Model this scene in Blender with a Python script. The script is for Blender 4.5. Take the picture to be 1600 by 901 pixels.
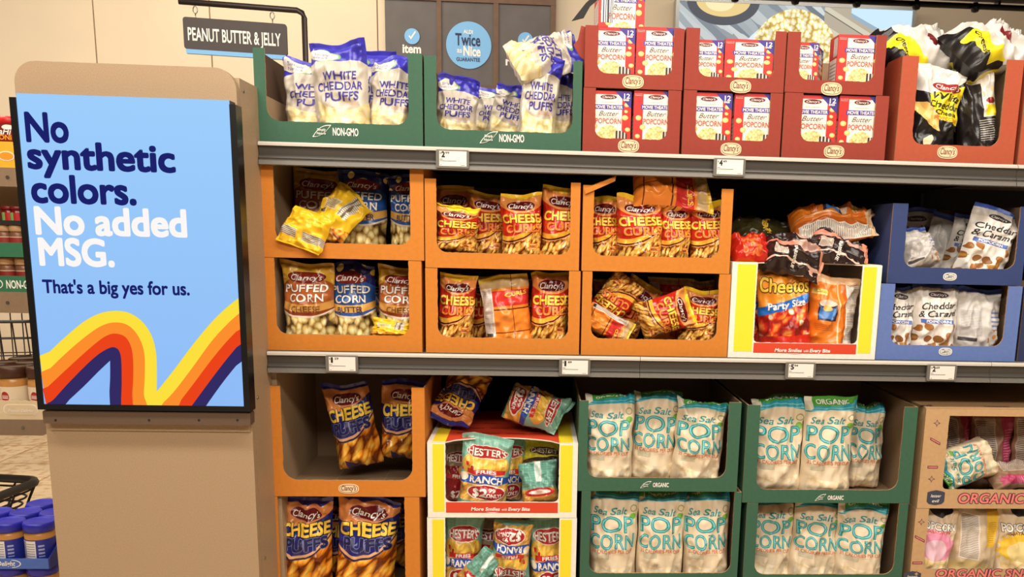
import bpy, bmesh, math, random
import numpy as np
from mathutils import Matrix, Vector

for _o in list(bpy.data.objects):
    bpy.data.objects.remove(_o)
S = bpy.context.scene
COL = S.collection

# ------------------------------------------------------------------ camera
F_PX, CX, CY = 1356.3, 922.65, 615.39          # focal length and principal point on the 1600x901 frame
YAW, PITCH, ROLL = 0.0663, 0.18217, -0.02477
CAM = np.array([0.0, -2.15, 1.30])


def cam_axes():
    c, s = math.cos(YAW), math.sin(YAW)
    r = np.array([c, -s, 0]); f = np.array([s, c, 0]); d = np.array([0, 0, -1.0])
    c, s = math.cos(PITCH), math.sin(PITCH)
    f, d = f * c + d * s, d * c - f * s
    c, s = math.cos(ROLL), math.sin(ROLL)
    return r * c + d * s, d * c - r * s, f


RX, DN, FW = cam_axes()
cam_data = bpy.data.cameras.new('camera')
cam = bpy.data.objects.new('camera', cam_data)
COL.objects.link(cam)
cam_data.sensor_width = 36.0
cam_data.lens = 36.0 * F_PX / 1600.0
cam_data.shift_x = (800 - CX) / 1600.0
cam_data.shift_y = (CY - 450.5) / 1600.0
cam_data.clip_start = 0.05
m = Matrix.Identity(4)
for i in range(3):
    m[i][0], m[i][1], m[i][2], m[i][3] = RX[i], -DN[i], -FW[i], CAM[i]
cam.matrix_world = m
S.camera = cam

# ------------------------------------------------------------------ world, lights, exposure
S.view_settings.view_transform = 'Standard'
S.view_settings.look = 'None'
S.view_settings.gamma = 1.0
S.view_settings.use_curve_mapping = False
S.view_settings.exposure = 0.0
w = bpy.data.worlds.new('store_ambient')
S.world = w
w.use_nodes = True
w.node_tree.nodes['Background'].inputs[0].default_value = (1.0, 0.86, 0.70, 1)
w.node_tree.nodes['Background'].inputs[1].default_value = 0.09


def area(name, loc, target, sx, sy, power, col=(1.0, 0.89, 0.76)):
    l = bpy.data.lights.new(name, 'AREA')
    l.shape = 'RECTANGLE'; l.size = sx; l.size_y = sy; l.energy = power; l.color = col
    o = bpy.data.objects.new(name, l); COL.objects.link(o)
    o.location = loc
    o.rotation_euler = (Vector(target) - Vector(loc)).to_track_quat('-Z', 'Y').to_euler()
    return o


area('aisle_strip_light', (0.0, -1.25, 3.05), (0.1, -0.1, 1.0), 4.4, 0.3, 88)
area('rear_aisle_strip_light', (0.3, -3.2, 3.0), (0.3, 0.0, 0.9), 4.2, 0.4, 104)
area('wall_wash_light', (-1.55, 2.75, 3.2), (-1.6, 3.6, 1.9), 1.5, 0.15, 9, (1.0, 0.86, 0.66))
area('cross_aisle_light', (-3.0, 0.9, 3.2), (-2.7, 1.5, 0.0), 1.6, 1.0, 105)
area('wall_light', (0.6, 1.9, 3.3), (0.6, 3.6, 2.0), 4.5, 0.3, 28)


# ------------------------------------------------------------------ pixel to place helpers
def ray(px, py):
    return (px - CX) / F_PX * RX + (py - CY) / F_PX * DN + FW


def at(px, py, Y):
    """Point of the world plane y = Y seen at that pixel."""
    v = ray(px, py)
    return CAM + v * ((Y - CAM[1]) / v[1])


def at_z(px, py, z):
    v = ray(px, py)
    return CAM + v * ((z - CAM[2]) / v[2])


# ------------------------------------------------------------------ materials
def lin(c):
    out = []
    for x in c[:3]:
        x = x / 255.0
        out.append(x / 12.92 if x <= 0.04045 else ((x + 0.055) / 1.055) ** 2.4)
    return (out[0], out[1], out[2], 1.0)


MATS = {}


def flat(name, col, rough=0.55, metal=0.0, grain=0.0, scale=40.0, bump=0.0, emit=0.0, alpha=None):
    """Plain procedural material with a little noise in tone and relief."""
    if name in MATS:
        return MATS[name]
    mt = bpy.data.materials.new(name)
    mt.use_nodes = True
    nt = mt.node_tree
    b = nt.nodes['Principled BSDF']
    b.inputs['Base Color'].default_value = lin(col)
    b.inputs['Roughness'].default_value = rough
    b.inputs['Metallic'].default_value = metal
    if emit:
        b.inputs['Emission Color'].default_value = lin(col)
        b.inputs['Emission Strength'].default_value = emit
        b.inputs['Base Color'].default_value = (0.004, 0.004, 0.004, 1)
        b.inputs['Specular IOR Level'].default_value = 0.06
    if grain or bump:
        tc = nt.nodes.new('ShaderNodeTexCoord')
        nz = nt.nodes.new('ShaderNodeTexNoise')
        nz.inputs['Scale'].default_value = scale
        nz.inputs['Detail'].default_value = 6
        nt.links.new(tc.outputs['Object'], nz.inputs['Vector'])
        if grain:
            rp = nt.nodes.new('ShaderNodeValToRGB')
            c = np.array(lin(col)[:3])
            rp.color_ramp.elements[0].position = 0.3
            rp.color_ramp.elements[1].position = 0.7
            rp.color_ramp.elements[0].color = (*(c * (1 - grain)), 1)
            rp.color_ramp.elements[1].color = (*np.minimum(c * (1 + grain), 1), 1)
            nt.links.new(nz.outputs['Fac'], rp.inputs['Fac'])
            nt.links.new(rp.outputs['Color'], b.inputs['Base Color'])
        if bump:
            bp = nt.nodes.new('ShaderNodeBump')
            bp.inputs['Strength'].default_value = bump
            bp.inputs['Distance'].default_value = 0.004
            nt.links.new(nz.outputs['Fac'], bp.inputs['Height'])
            nt.links.new(bp.outputs['Normal'], b.inputs['Normal'])
    MATS[name] = mt
    return mt


class Print:
    """Layered printed pattern on a UV-mapped surface, built only from math and texture nodes."""

    def __init__(s, name, base, rough=0.33, bump=0.25, emit=0.0):
        s.mat = bpy.data.materials.new(name)
        s.mat.use_nodes = True
        s.nt = s.mat.node_tree
        s.b = s.nt.nodes['Principled BSDF']
        s.b.inputs['Roughness'].default_value = rough
        s.emit = emit
        uv = s.nt.nodes.new('ShaderNodeUVMap'); uv.uv_map = 'UVMap'
        sp = s.nt.nodes.new('ShaderNodeSeparateXYZ')
        s.nt.links.new(uv.outputs[0], sp.inputs[0])
        s.u, s.v = sp.outputs[0], sp.outputs[1]
        rgb = s.nt.nodes.new('ShaderNodeRGB'); rgb.outputs[0].default_value = lin(base)
        s.c = rgb.outputs[0]
        if bump:
            tc = s.nt.nodes.new('ShaderNodeTexCoord')
            nz = s.nt.nodes.new('ShaderNodeTexNoise')
            nz.noise_type = 'RIDGED_MULTIFRACTAL'
            nz.inputs['Scale'].default_value = 11
            nz.inputs['Detail'].default_value = 2.5
            nz.inputs['Distortion'].default_value = 0.6
            s.nt.links.new(tc.outputs['Object'], nz.inputs['Vector'])
            bp = s.nt.nodes.new('ShaderNodeBump')
            bp.inputs['Strength'].default_value = bump
            bp.inputs['Distance'].default_value = 0.016
            s.nt.links.new(nz.outputs['Fac'], bp.inputs['Height'])
            s.nt.links.new(bp.outputs['Normal'], s.b.inputs['Normal'])

    def m(s, op, a, b=0.0, c=None):
        n = s.nt.nodes.new('ShaderNodeMath'); n.operation = op
        for i, x in enumerate((a, b) if c is None else (a, b, c)):
            if isinstance(x, (int, float)):
                n.inputs[i].default_value = x
            else:
                s.nt.links.new(x, n.inputs[i])
        return n.outputs[0]

    def AND(s, *ms):
        if not ms: return s.m('ADD', 1.0, 0.0)
        r = ms[0]
        for x in ms[1:]:
            r = s.m('MULTIPLY', r, x)
        return r

    def rect(s, u0, u1, v0, v1):
        t = []
        if u0 > 0: t.append(s.m('GREATER_THAN', s.u, u0))
        if u1 < 1: t.append(s.m('LESS_THAN', s.u, u1))
        if v0 > 0: t.append(s.m('GREATER_THAN', s.v, v0))
        if v1 < 1: t.append(s.m('LESS_THAN', s.v, v1))
        return s.AND(*t)

    def ell(s, cu, cv, ru, rv):
        a = s.m('DIVIDE', s.m('SUBTRACT', s.u, cu), ru)
        b = s.m('DIVIDE', s.m('SUBTRACT', s.v, cv), rv)
        return s.m('LESS_THAN', s.m('ADD', s.m('MULTIPLY', a, a), s.m('MULTIPLY', b, b)), 1.0)

    def curve(s, a, b=0.0, c=0.0, u0=0.5):
        """v of the curve a + b(u-u0) + c(u-u0)^2"""
        d = s.m('SUBTRACT', s.u, u0)
        return s.m('ADD', s.m('MULTIPLY_ADD', d, b, a), s.m('MULTIPLY', s.m('MULTIPLY', d, d), c))

    def below(s, a, b=0.0, c=0.0, u0=0.5):
        return s.m('LESS_THAN', s.v, s.curve(a, b, c, u0))

    def above(s, a, b=0.0, c=0.0, u0=0.5):
        return s.m('GREATER_THAN', s.v, s.curve(a, b, c, u0))

    def put(s, mask, col):
        n = s.nt.nodes.new('ShaderNodeMix'); n.data_type = 'RGBA'
        s.nt.links.new(mask, n.inputs['Factor'])
        s.nt.links.new(s.c, n.inputs[6])
        if isinstance(col, tuple):
            n.inputs[7].default_value = lin(col)
        else:
            s.nt.links.new(col, n.inputs[7])
        s.c = n.outputs[2]
        return s

    def vor(s, su, sv, seed=0.0, dist=0.2, rot=0.0):
        cb = s.nt.nodes.new('ShaderNodeCombineXYZ')
        if rot:
            c_, s_ = math.cos(rot), math.sin(rot)
            uu = s.m('ADD', s.m('MULTIPLY', s.u, c_), s.m('MULTIPLY', s.v, s_))
            vv = s.m('SUBTRACT', s.m('MULTIPLY', s.v, c_), s.m('MULTIPLY', s.u, s_))
        else:
            uu, vv = s.u, s.v
        s.nt.links.new(s.m('MULTIPLY', uu, su), cb.inputs[0])
        s.nt.links.new(s.m('MULTIPLY', vv, sv), cb.inputs[1])
        cb.inputs[2].default_value = seed
        nz = s.nt.nodes.new('ShaderNodeTexNoise')
        nz.inputs['Scale'].default_value = 0.9
        s.nt.links.new(cb.outputs[0], nz.inputs['Vector'])
        ma = s.nt.nodes.new('ShaderNodeVectorMath'); ma.operation = 'MULTIPLY_ADD'
        s.nt.links.new(nz.outputs['Color'], ma.inputs[0])
        ma.inputs[1].default_value = (dist * 6, dist * 6, 0)
        s.nt.links.new(cb.outputs[0], ma.inputs[2])
        vo = s.nt.nodes.new('ShaderNodeTexVoronoi')
        vo.voronoi_dimensions = '2D'
        vo.inputs['Scale'].default_value = 1.0
        s.nt.links.new(ma.outputs[0], vo.inputs['Vector'])
        return vo

    def food(s, mask, su, sv, ramp, seed=0.0, dist=0.2, rot=0.0):
        """Pieces of the contents seen in print: bright in the middle, dark gaps."""
        vo = s.vor(su, sv, seed, dist, rot)
        rp = s.nt.nodes.new('ShaderNodeValToRGB')
        els = rp.color_ramp.elements
        while len(els) < len(ramp):
            els.new(0.5)
        for e, (p, c) in zip(els, ramp):
            e.position = p; e.color = lin(c)
        s.nt.links.new(vo.outputs['Distance'], rp.inputs['Fac'])
        hv = s.nt.nodes.new('ShaderNodeHueSaturation')
        sp = s.nt.nodes.new('ShaderNodeSeparateColor')
        s.nt.links.new(vo.outputs['Color'], sp.inputs[0])
        s.nt.links.new(s.m('MULTIPLY_ADD', sp.outputs[0], 0.5, 0.72), hv.inputs['Value'])
        s.nt.links.new(rp.outputs['Color'], hv.inputs['Color'])
        return s.put(mask, hv.outputs['Color'])

    def blobs(s, mask, su, sv, thr, col, seed=0.0, keep=0.5):
        """Scattered single pieces on a plain ground."""
        vo = s.vor(su, sv, seed, 0.05)
        sp = s.nt.nodes.new('ShaderNodeSeparateColor')
        s.nt.links.new(vo.outputs['Color'], sp.inputs[0])
        k = s.AND(mask, s.m('LESS_THAN', vo.outputs['Distance'], thr), s.m('LESS_THAN', sp.outputs[0], keep))
        hv = s.nt.nodes.new('ShaderNodeHueSaturation')
        hv.inputs['Color'].default_value = lin(col)
        s.nt.links.new(s.m('MULTIPLY_ADD', sp.outputs[1], 0.7, 0.6), hv.inputs['Value'])
        return s.put(k, hv.outputs['Color'])

    def lines(s, mask, n, col, duty=0.5, vertical=False):
        f = s.m('FRACT', s.m('MULTIPLY', s.u if vertical else s.v, float(n)))
        return s.put(s.AND(mask, s.m('LESS_THAN', f, duty)), col)

    def done(s):
        if s.emit:
            s.nt.links.new(s.c, s.b.inputs['Emission Color'])
            s.b.inputs['Emission Strength'].default_value = s.emit
            s.b.inputs['Base Color'].default_value = (0.004, 0.004, 0.004, 1)
            s.b.inputs['Specular IOR Level'].default_value = 0.06
        else:
            s.nt.links.new(s.c, s.b.inputs['Base Color'])
        return s.mat


# ------------------------------------------------------------------ lettering
_txt = {}


def text_raw(string, bold=0.0, shear=0.0, res=4):
    """Triangles of a line of lettering in its own units; baseline at 0; cap height about 0.73."""
    k = (string, bold, shear, res)
    if k not in _txt:
        cu = bpy.data.curves.new('t', 'FONT')
        cu.body = string; cu.offset = bold; cu.shear = shear; cu.resolution_u = res
        ob = bpy.data.objects.new('t', cu); COL.objects.link(ob)
        dg = bpy.context.evaluated_depsgraph_get()
        me = ob.evaluated_get(dg).to_mesh()
        me.calc_loop_triangles()
        v = np.array([x.co[:2] for x in me.vertices], dtype=float).reshape(-1, 2)
        f = [tuple(t.vertices) for t in me.loop_triangles]
        ob.to_mesh_clear()
        bpy.data.objects.remove(ob); bpy.data.curves.remove(cu)
        _txt[k] = (v, f)
    v, f = _txt[k]
    return v.copy(), f


CAP = float(text_raw('H')[0][:, 1].max())
_cut = {}


def text_uv(string, cu, cv, w_, h_, bold=0.0, shear=0.0, rot=0.0, extra=0.0, nu=1, nv=1, asp=1.0, fat=0.0):
    """Lettering laid out in a 0..1 square and cut along the grid lines of the surface that carries it.
    cu, cv: middle; w_: width; h_: cap height (in uv units); asp: height/width of the square."""
    k = (string, cu, cv, w_, h_, bold, shear, rot, extra, nu, nv, asp, fat)
    if k in _cut:
        return _cut[k]
    b, _ = text_raw(string, bold, shear)
    x0, x1 = b[:, 0].min(), b[:, 0].max()
    v, f = text_raw(string, bold, shear)
    rad = fat + extra
    if rad:
        n = len(v); ks = [(0, 0)] + [(rad * math.cos(q), rad * math.sin(q)) for q in (math.pi / 8 + np.arange(8) * math.pi / 4 if extra else math.pi / 4 + np.arange(4) * math.pi / 2)]
        f = [tuple(i + n * j for i in t) for j in range(len(ks)) for t in f]
        v = np.concatenate([v + np.array(o) for o in ks])
        zz = np.repeat(np.arange(len(ks), dtype=float), n)
    else:
        zz = np.zeros(len(v))
    x = (v[:, 0] - (x0 + x1) / 2) * w_ / (x1 - x0)
    y = (v[:, 1] - CAP / 2) * h_ / CAP
    c, s = math.cos(rot), math.sin(rot)
    y = y * asp
    x, y = x * c - y * s, x * s + y * c
    y = y / asp
    x = x + cu; y = y + cv
    bm = bmesh.new()
    vs = [bm.verts.new((a, d, e)) for a, d, e in zip(x, y, zz)]
    for t in f:
        try:
            bm.faces.new([vs[i] for i in t])
        except ValueError:
            pass
    for n, lo, hi, ax in ((nu, x.min(), x.max(), 0), (nv, y.min(), y.max(), 1)):
        for i in range(1, n):
            if lo < i / n < hi:
                co = (i / n, 0, 0) if ax == 0 else (0, i / n, 0)
                no = (1, 0, 0) if ax == 0 else (0, 1, 0)
                bmesh.ops.bisect_plane(bm, geom=bm.verts[:] + bm.edges[:] + bm.faces[:], plane_co=co, plane_no=no)
    bm.verts.index_update()
    out = (np.array([q.co[:3] for q in bm.verts]), [tuple(q.index for q in fc.verts) for fc in bm.faces])
    bm.free()
    _cut[k] = out
    return out


# ------------------------------------------------------------------ mesh builder
class MB:
    def __init__(s):
        s.v = []; s.f = []; s.m = []; s.sm = []; s.uv = []; s.mats = []

    def slot(s, mat):
        if mat not in s.mats:
            s.mats.append(mat)
        return s.mats.index(mat)

    def raw(s, verts, faces, mat, smooth=False, uv=None):
        o = len(s.v)
        s.v.extend([tuple(map(float, q)) for q in verts])
        s.uv.extend([tuple(map(float, q)) for q in uv] if uv is not None else [(0.0, 0.0)] * len(verts))
        k = s.slot(mat)
        for fc in faces:
            s.f.append(tuple(i + o for i in fc)); s.m.append(k); s.sm.append(smooth)

    def grid(s, P, mat, uv=None, smooth=True, flip=False):
        nv, nu = P.shape[:2]
        fs = []
        for j in range(nv - 1):
            for i in range(nu - 1):
                a = j * nu + i
                q = (a, a + 1, a + nu + 1, a + nu)
                fs.append(q[::-1] if flip else q)
        s.raw(P.reshape(-1, 3), fs, mat, smooth, None if uv is None else uv.reshape(-1, 2))

    def box(s, lo, hi, mat, mats=None, uvfront=False):
        x0, y0, z0 = lo; x1, y1, z1 = hi
        V = [(x0, y0, z0), (x1, y0, z0), (x1, y1, z0), (x0, y1, z0), (x0, y0, z1), (x1, y0, z1), (x1, y1, z1), (x0, y1, z1)]
        fs = {'front': (0, 1, 5, 4), 'right': (1, 2, 6, 5), 'back': (2, 3, 7, 6), 'left': (3, 0, 4, 7), 'top': (4, 5, 6, 7), 'bottom': (3, 2, 1, 0)}
        for k, fc in fs.items():
            s.raw([V[i] for i in fc], [(0, 1, 2, 3)], (mats or {}).get(k, mat), False, [(0, 0), (1, 0), (1, 1), (0, 1)])

    def prism(s, poly, y0, y1, mat, back=None, edge=None, frame=None):
        """Polygon in (x, z), counter-clockwise seen from the front (-y), given thickness from y0 (front) to y1."""
        n = len(poly)
        fr = [(x, y0, z) for x, z in poly]; bk = [(x, y1, z) for x, z in poly]
        if frame is not None:
            fr = [frame(q) for q in fr]; bk = [frame(q) for q in bk]
        s.raw(fr, [tuple(range(n))], mat)
        s.raw(bk, [tuple(range(n))[::-1]], back or mat)
        s.raw(fr + bk, [(i, i + n, (i + 1) % n + n, (i + 1) % n) for i in range(n)], edge or back or mat)

    def tube(s, pts, r, mat, n=8, closed=False):
        pts = [Vector(p) for p in pts]
        V = []; N = len(pts)
        for i, p in enumerate(pts):
            a = pts[(i - 1) % N] if (closed or i > 0) else p
            b = pts[(i + 1) % N] if (closed or i < N - 1) else p
            t = (b - a).normalized()
            up = Vector((0, 0, 1)) if abs(t.z) < 0.9 else Vector((0, 1, 0))
            e = t.cross(up).normalized(); g = t.cross(e)
            for k in range(n):
                an = 2 * math.pi * k / n
                V.append(p + (e * math.cos(an) + g * math.sin(an)) * r)
        fs = []
        for i in range(N if closed else N - 1):
            for k in range(n):
                a = i * n + k; b = i * n + (k + 1) % n; c = ((i + 1) % N) * n + (k + 1) % n; d = ((i + 1) % N) * n + k
                fs.append((a, b, c, d))
        if not closed:
            fs.append(tuple(range(n))); fs.append(tuple(range((N - 1) * n, N * n))[::-1])
        s.raw(V, fs, mat, True)

    def lathe(s, prof, mat, c=(0, 0, 0), n=28, smooth=True):
        V = []; fs = []
        for r, z in prof:
            for k in range(n):
                an = 2 * math.pi * k / n
                V.append((c[0] + r * math.cos(an), c[1] + r * math.sin(an), c[2] + z))
        for i in range(len(prof) - 1):
            for k in range(n):
                fs.append((i * n + k, i * n + (k + 1) % n, (i + 1) * n + (k + 1) % n, (i + 1) * n + k))
        fs.append(tuple(range(n))[::-1]); fs.append(tuple(range((len(prof) - 1) * n, len(prof) * n)))
        s.raw(V, fs, mat, smooth)

    def text(s, string, P, N, cu, cv, w_, h_, mat, lift=0.0007, **kw):
        """Lettering that follows the grid surface P (nv+1, nu+1, 3) with normals N."""
        nv, nu = P.shape[0] - 1, P.shape[1] - 1
        uv, fs = text_uv(string, cu, cv, w_, h_, nu=nu, nv=nv, **kw)
        uc = np.clip(uv[:, 0], 0, 1) * nu; vc = np.clip(uv[:, 1], 0, 1) * nv
        i = np.minimum(uc.astype(int), nu - 1); j = np.minimum(vc.astype(int), nv - 1)
        a = (uc - i)[:, None]; b = (vc - j)[:, None]
        def bi(A):
            return A[j, i] * (1 - a) * (1 - b) + A[j, i + 1] * a * (1 - b) + A[j + 1, i] * (1 - a) * b + A[j + 1, i + 1] * a * b
        nn = bi(N); nn /= np.linalg.norm(nn, axis=1)[:, None] + 1e-9
        Q = bi(P) + nn * (lift + uv[:, 2:3] * 0.00004)
        keep = [f for f in fs if all(0.01 < uv[q, 0] < 0.99 and 0.005 < uv[q, 1] < 0.995 for q in f)]
        s.raw(Q, keep, mat, P.shape[0] > 2)

    def quadtext(s, string, o, ex, ez, mat, lift=0.0007, bold=0.0, shear=0.0, cap=None, res=3, fat=0.0):
        """Flat lettering: o baseline start, ex vector to its right end, ez unit vector up, cap = cap height."""
        v, fs = text_raw(string, bold, shear, res)
        o = np.array(o); ex = np.array(ex); ez = np.array(ez)
        x0, x1 = v[:, 0].min(), v[:, 0].max()
        L = np.linalg.norm(ex)
        n = np.cross(ex / L, ez)
        if cap is None:
            cap = CAP * L / (x1 - x0)
        sx = L / (x1 - x0); sz = cap / CAP; ux = ex / L
        # heavy weight: copies of the letters shifted by less than a stroke
        sh = [(0, 0)] + ([(fat * a, fat * b) for a, b in ((1, 0), (-1, 0), (0, 1), (0, -1), (.8, .8), (-.8, .8), (.8, -.8), (-.8, -.8))] if fat else [])
        for i, (a, b) in enumerate(sh):
            Q = o + np.outer((v[:, 0] - x0 + a) * sx, ux) + np.outer((v[:, 1] + b) * sz, ez) + n * (lift + i * 0.00003)
            s.raw(Q, fs, mat)

    def build(s, name, parent=None, kind=None, local=False):
        """Links the collected shapes as one mesh object; shapes are in world space unless local."""
        me = bpy.data.meshes.new(name)
        V = np.array(s.v, dtype=float)
        p = parent
        while p is not None and not local:
            V = V - np.array(p.location); p = p.parent
        org = np.zeros(3)
        if parent is None and not local:
            lo, hi = V.min(0), V.max(0)
            org = np.array([(lo[0] + hi[0]) / 2, (lo[1] + hi[1]) / 2, lo[2]]); V = V - org
        me.from_pydata(V.tolist(), [], s.f)
        for q in s.mats:
            me.materials.append(q)
        me.polygons.foreach_set('material_index', s.m)
        me.polygons.foreach_set('use_smooth', s.sm)
        ul = me.uv_layers.new(name='UVMap')
        li = np.empty(len(me.loops), dtype=np.int32)
        me.loops.foreach_get('vertex_index', li)
        ul.data.foreach_set('uv', np.array(s.uv, dtype=np.float32)[li].ravel())
        me.update()
        o = bpy.data.objects.new(name, me); COL.objects.link(o)
        if parent is not None:
            o.parent = parent
        o.location = org
        if kind:
            o['kind'] = kind
        return o


def tag(o, label, cat, group=None):
    o['label'] = label; o['category'] = cat
    if group:
        o['group'] = group
    return o


def thing(name, label, cat, loc=(0, 0, 0), group=None):
    o = bpy.data.objects.new(name, None); COL.objects.link(o)
    o.location = loc; o.empty_display_size = 0.05
    return tag(o, label, cat, group)


def rounded(x0, z0, x1, z1, r, n=5, corners=(1, 1, 1, 1)):
    """Counter-clockwise rounded rectangle; corners: bl, br, tr, tl."""
    out = []
    for (cx_, cz_, a0, on) in ((x0, z0, 180, corners[0]), (x1, z0, 270, corners[1]), (x1, z1, 0, corners[2]), (x0, z1, 90, corners[3])):
        if not on:
            out.append((cx_, cz_)); continue
        mx = cx_ + (r if cx_ == x0 else -r); mz = cz_ + (r if cz_ == z0 else -r)
        for k in range(n + 1):
            a = math.radians(a0 + 90 * k / n)
            out.append((mx + r * math.cos(a), mz + r * math.sin(a)))
    return out


def ellipse(cx_, cz_, rx, rz, n=28):
    return [(cx_ + rx * math.cos(2 * math.pi * k / n), cz_ + rz * math.sin(2 * math.pi * k / n)) for k in range(n)]


XH = np.array([1.0, 0, 0]); ZH = np.array([0, 0, 1.0])

# ================================================================== SETTING
Z1, Z2, Z0 = 1.4945, 0.9998, 0.335          # tops of the upper, middle and lower shelf
WALL_Y = 3.6

m_wall = flat('beige_wall_paint', (222, 205, 178), 0.75, grain=0.03, scale=3)
m_seam = flat('wall_seam', (150, 130, 108), 0.8)
m_taupe = flat('taupe_powder_coat', (172, 146, 116), 0.5, grain=0.10, scale=420, bump=0.10)
m_taupe_dark = flat('brown_metal', (98, 78, 62), 0.5, grain=0.08, scale=300)
m_dark = flat('dark_shelf_back', (20, 17, 15), 0.8, grain=0.15, scale=30)
m_board = flat('grey_shelf_steel', (120, 113, 104), 0.45, grain=0.05, scale=80)
m_rail = flat('grey_price_rail', (112, 108, 101), 0.4, grain=0.05, scale=120)
m_rail_dark = flat('dark_rail_groove', (70, 66, 61), 0.45)
m_lip = flat('pale_rail_lip', (205, 198, 186), 0.35)
m_black = flat('black_plastic', (14, 14, 15), 0.35)
m_blackmat = flat('matt_black', (22, 20, 20), 0.7)
m_white = flat('white_print', (240, 236, 228), 0.6)
m_paper = flat('white_paper', (236, 228, 220), 0.7)
m_ink = flat('black_ink', (20, 18, 18), 0.7)
m_graphite = flat('graphite_panel', (92, 86, 84), 0.6, grain=0.12, scale=8)
m_woodtrim = flat('brown_wood_trim', (104, 76, 54), 0.6, grain=0.15, scale=18)
m_steel = flat('steel', (150, 146, 140), 0.3, 0.9)

# floor: pale tiles with warm joints
mt = bpy.data.materials.new('floor_tile'); mt.use_nodes = True
nt = mt.node_tree; b = nt.nodes['Principled BSDF']; b.inputs['Roughness'].default_value = 0.35
tc = nt.nodes.new('ShaderNodeTexCoord'); mp = nt.nodes.new('ShaderNodeMapping')
mp.inputs['Rotation'].default_value = (0, 0, 0)
nt.links.new(tc.outputs['Object'], mp.inputs[0])
bk = nt.nodes.new('ShaderNodeTexBrick')
bk.offset = 0; bk.inputs['Scale'].default_value = 1.0
bk.inputs['Brick Width'].default_value = 0.40; bk.inputs['Row Height'].default_value = 0.40
bk.inputs['Mortar Size'].default_value = 0.006
bk.inputs['Color1'].default_value = lin((226, 203, 168)); bk.inputs['Color2'].default_value = lin((218, 194, 158))
bk.inputs['Mortar'].default_value = lin((176, 142, 100))
nt.links.new(mp.outputs[0], bk.inputs['Vector'])
nz = nt.nodes.new('ShaderNodeTexNoise'); nz.inputs['Scale'].default_value = 22; nz.inputs['Detail'].default_value = 5
nt.links.new(tc.outputs['Object'], nz.inputs['Vector'])
rp = nt.nodes.new('ShaderNodeValToRGB')
rp.color_ramp.elements[0].position = 0.38; rp.color_ramp.elements[0].color = lin((206, 172, 128))
rp.color_ramp.elements[1].position = 0.52; rp.color_ramp.elements[1].color = (1, 1, 1, 1)
nt.links.new(nz.outputs['Fac'], rp.inputs['Fac'])
mx = nt.nodes.new('ShaderNodeMix'); mx.data_type = 'RGBA'; mx.blend_type = 'MULTIPLY'; mx.inputs['Factor'].default_value = 0.7
nt.links.new(bk.outputs['Color'], mx.inputs[6]); nt.links.new(rp.outputs['Color'], mx.inputs[7])
nt.links.new(mx.outputs[2], b.inputs['Base Color'])
g = MB(); g.box((-7, -5, -0.1), (6, WALL_Y + 0.2, 0.0), mt); g.build('floor', kind='structure')

g = MB()
xs = [-7, at(148, 50, WALL_Y)[0], at(329, 50, WALL_Y)[0], at(590, 50, WALL_Y)[0], 6]
for a, c in zip(xs[:-1], xs[1:]):
    g.box((a + 0.004, WALL_Y, 0.0), (c - 0.004, WALL_Y + 0.1, 3.6), m_wall)
g.box((-7, WALL_Y + 0.012, 0), (6, WALL_Y + 0.11, 3.6), m_seam)
g.build('wall_back', kind='structure')

# dark soffit and the black rail under it, upper right
YS = 2.2
a = at(1215, -1, YS); c = at(1600, 12, YS)
g = MB()
zs = (a[2] + c[2]) / 2
g.box((a[0] - 0.6, YS - 0.5, zs + 0.022), (c[0] + 3.0, YS, zs + 0.5), flat('dark_brown_soffit', (62, 46, 38), 0.7))
g.build('trim_1', kind='structure')
t = thing('hanging_rail', 'black rail with round knobs hanging high in front of the lit food poster', 'rail', (a[0], YS, zs - 0.03))
g = MB(); L0 = at(868, -4, YS); L1 = at(2400, 30, YS)
zr = zs - 0.004
g.tube([(L0[0], YS - 0.02, zr), (L1[0], YS - 0.02, zr)], 0.0135, m_black, 10)
g.build('bar', t)
for px in (1048, 1147, 1241, 1337, 1430, 1522):
    p = at(px, 8, YS - 0.02)
    g = MB(); g.lathe([(0.004, -0.026), (0.016, -0.022), (0.021, -0.008), (0.021, 0.004), (0.010, 0.020)], m_black, (p[0], YS - 0.034, zr - 0.006), 18)
    g.build('knob', t)
for px in (1100, 1560):
    p = at(px, 8, YS - 0.02)
    g = MB(); g.box((p[0] - 0.006, YS - 0.03, zr), (p[0] + 0.006, YS + 0.012, zr + 0.05), m_black); g.build('bracket', t)

# ------------------------------------------------------------------ guarantee wall panel
YP = WALL_Y - 0.06
t = thing('guarantee_wall_panel', 'dark grey wooden wall panels with blue round guarantee badge', 'wall sign', tuple(at(732, 250, YP)))
xe = [at(px, 60, YP)[0] for px in (602, 683, 690, 771, 779, 860, 868)]
zb, zt = at(732, 300, YP)[2], at(732, 4, YP)[2]
for i in (0, 2, 4):
    g = MB(); g.box((xe[i], YP, zb), (xe[i + 1], YP + 0.058, zt), m_graphite); g.build('board', t)
for i in (1, 3, 5):
    g = MB(); g.box((xe[i], YP - 0.012, zb), (xe[i + 1], YP + 0.058, zt + 0.02), m_woodtrim); g.build('batten', t)
g = MB(); g.box((xe[0], YP - 0.014, zt), (xe[6], YP + 0.058, zt + 0.10), m_woodtrim); g.build('head_rail', t)
m_skyblue = flat('sky_blue_print', (122, 182, 232), 0.6)
m_navy = flat('navy_print', (28, 34, 74), 0.6)


def disc(px, py, rpx, Y, mat, name, parent, th=0.006):
    p = at(px, py, Y); r = rpx * (Y - CAM[1]) / F_PX
    g = MB(); g.prism(ellipse(p[0], p[2], r, r, 40), Y - th, Y, mat)
    return g, p, r


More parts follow.
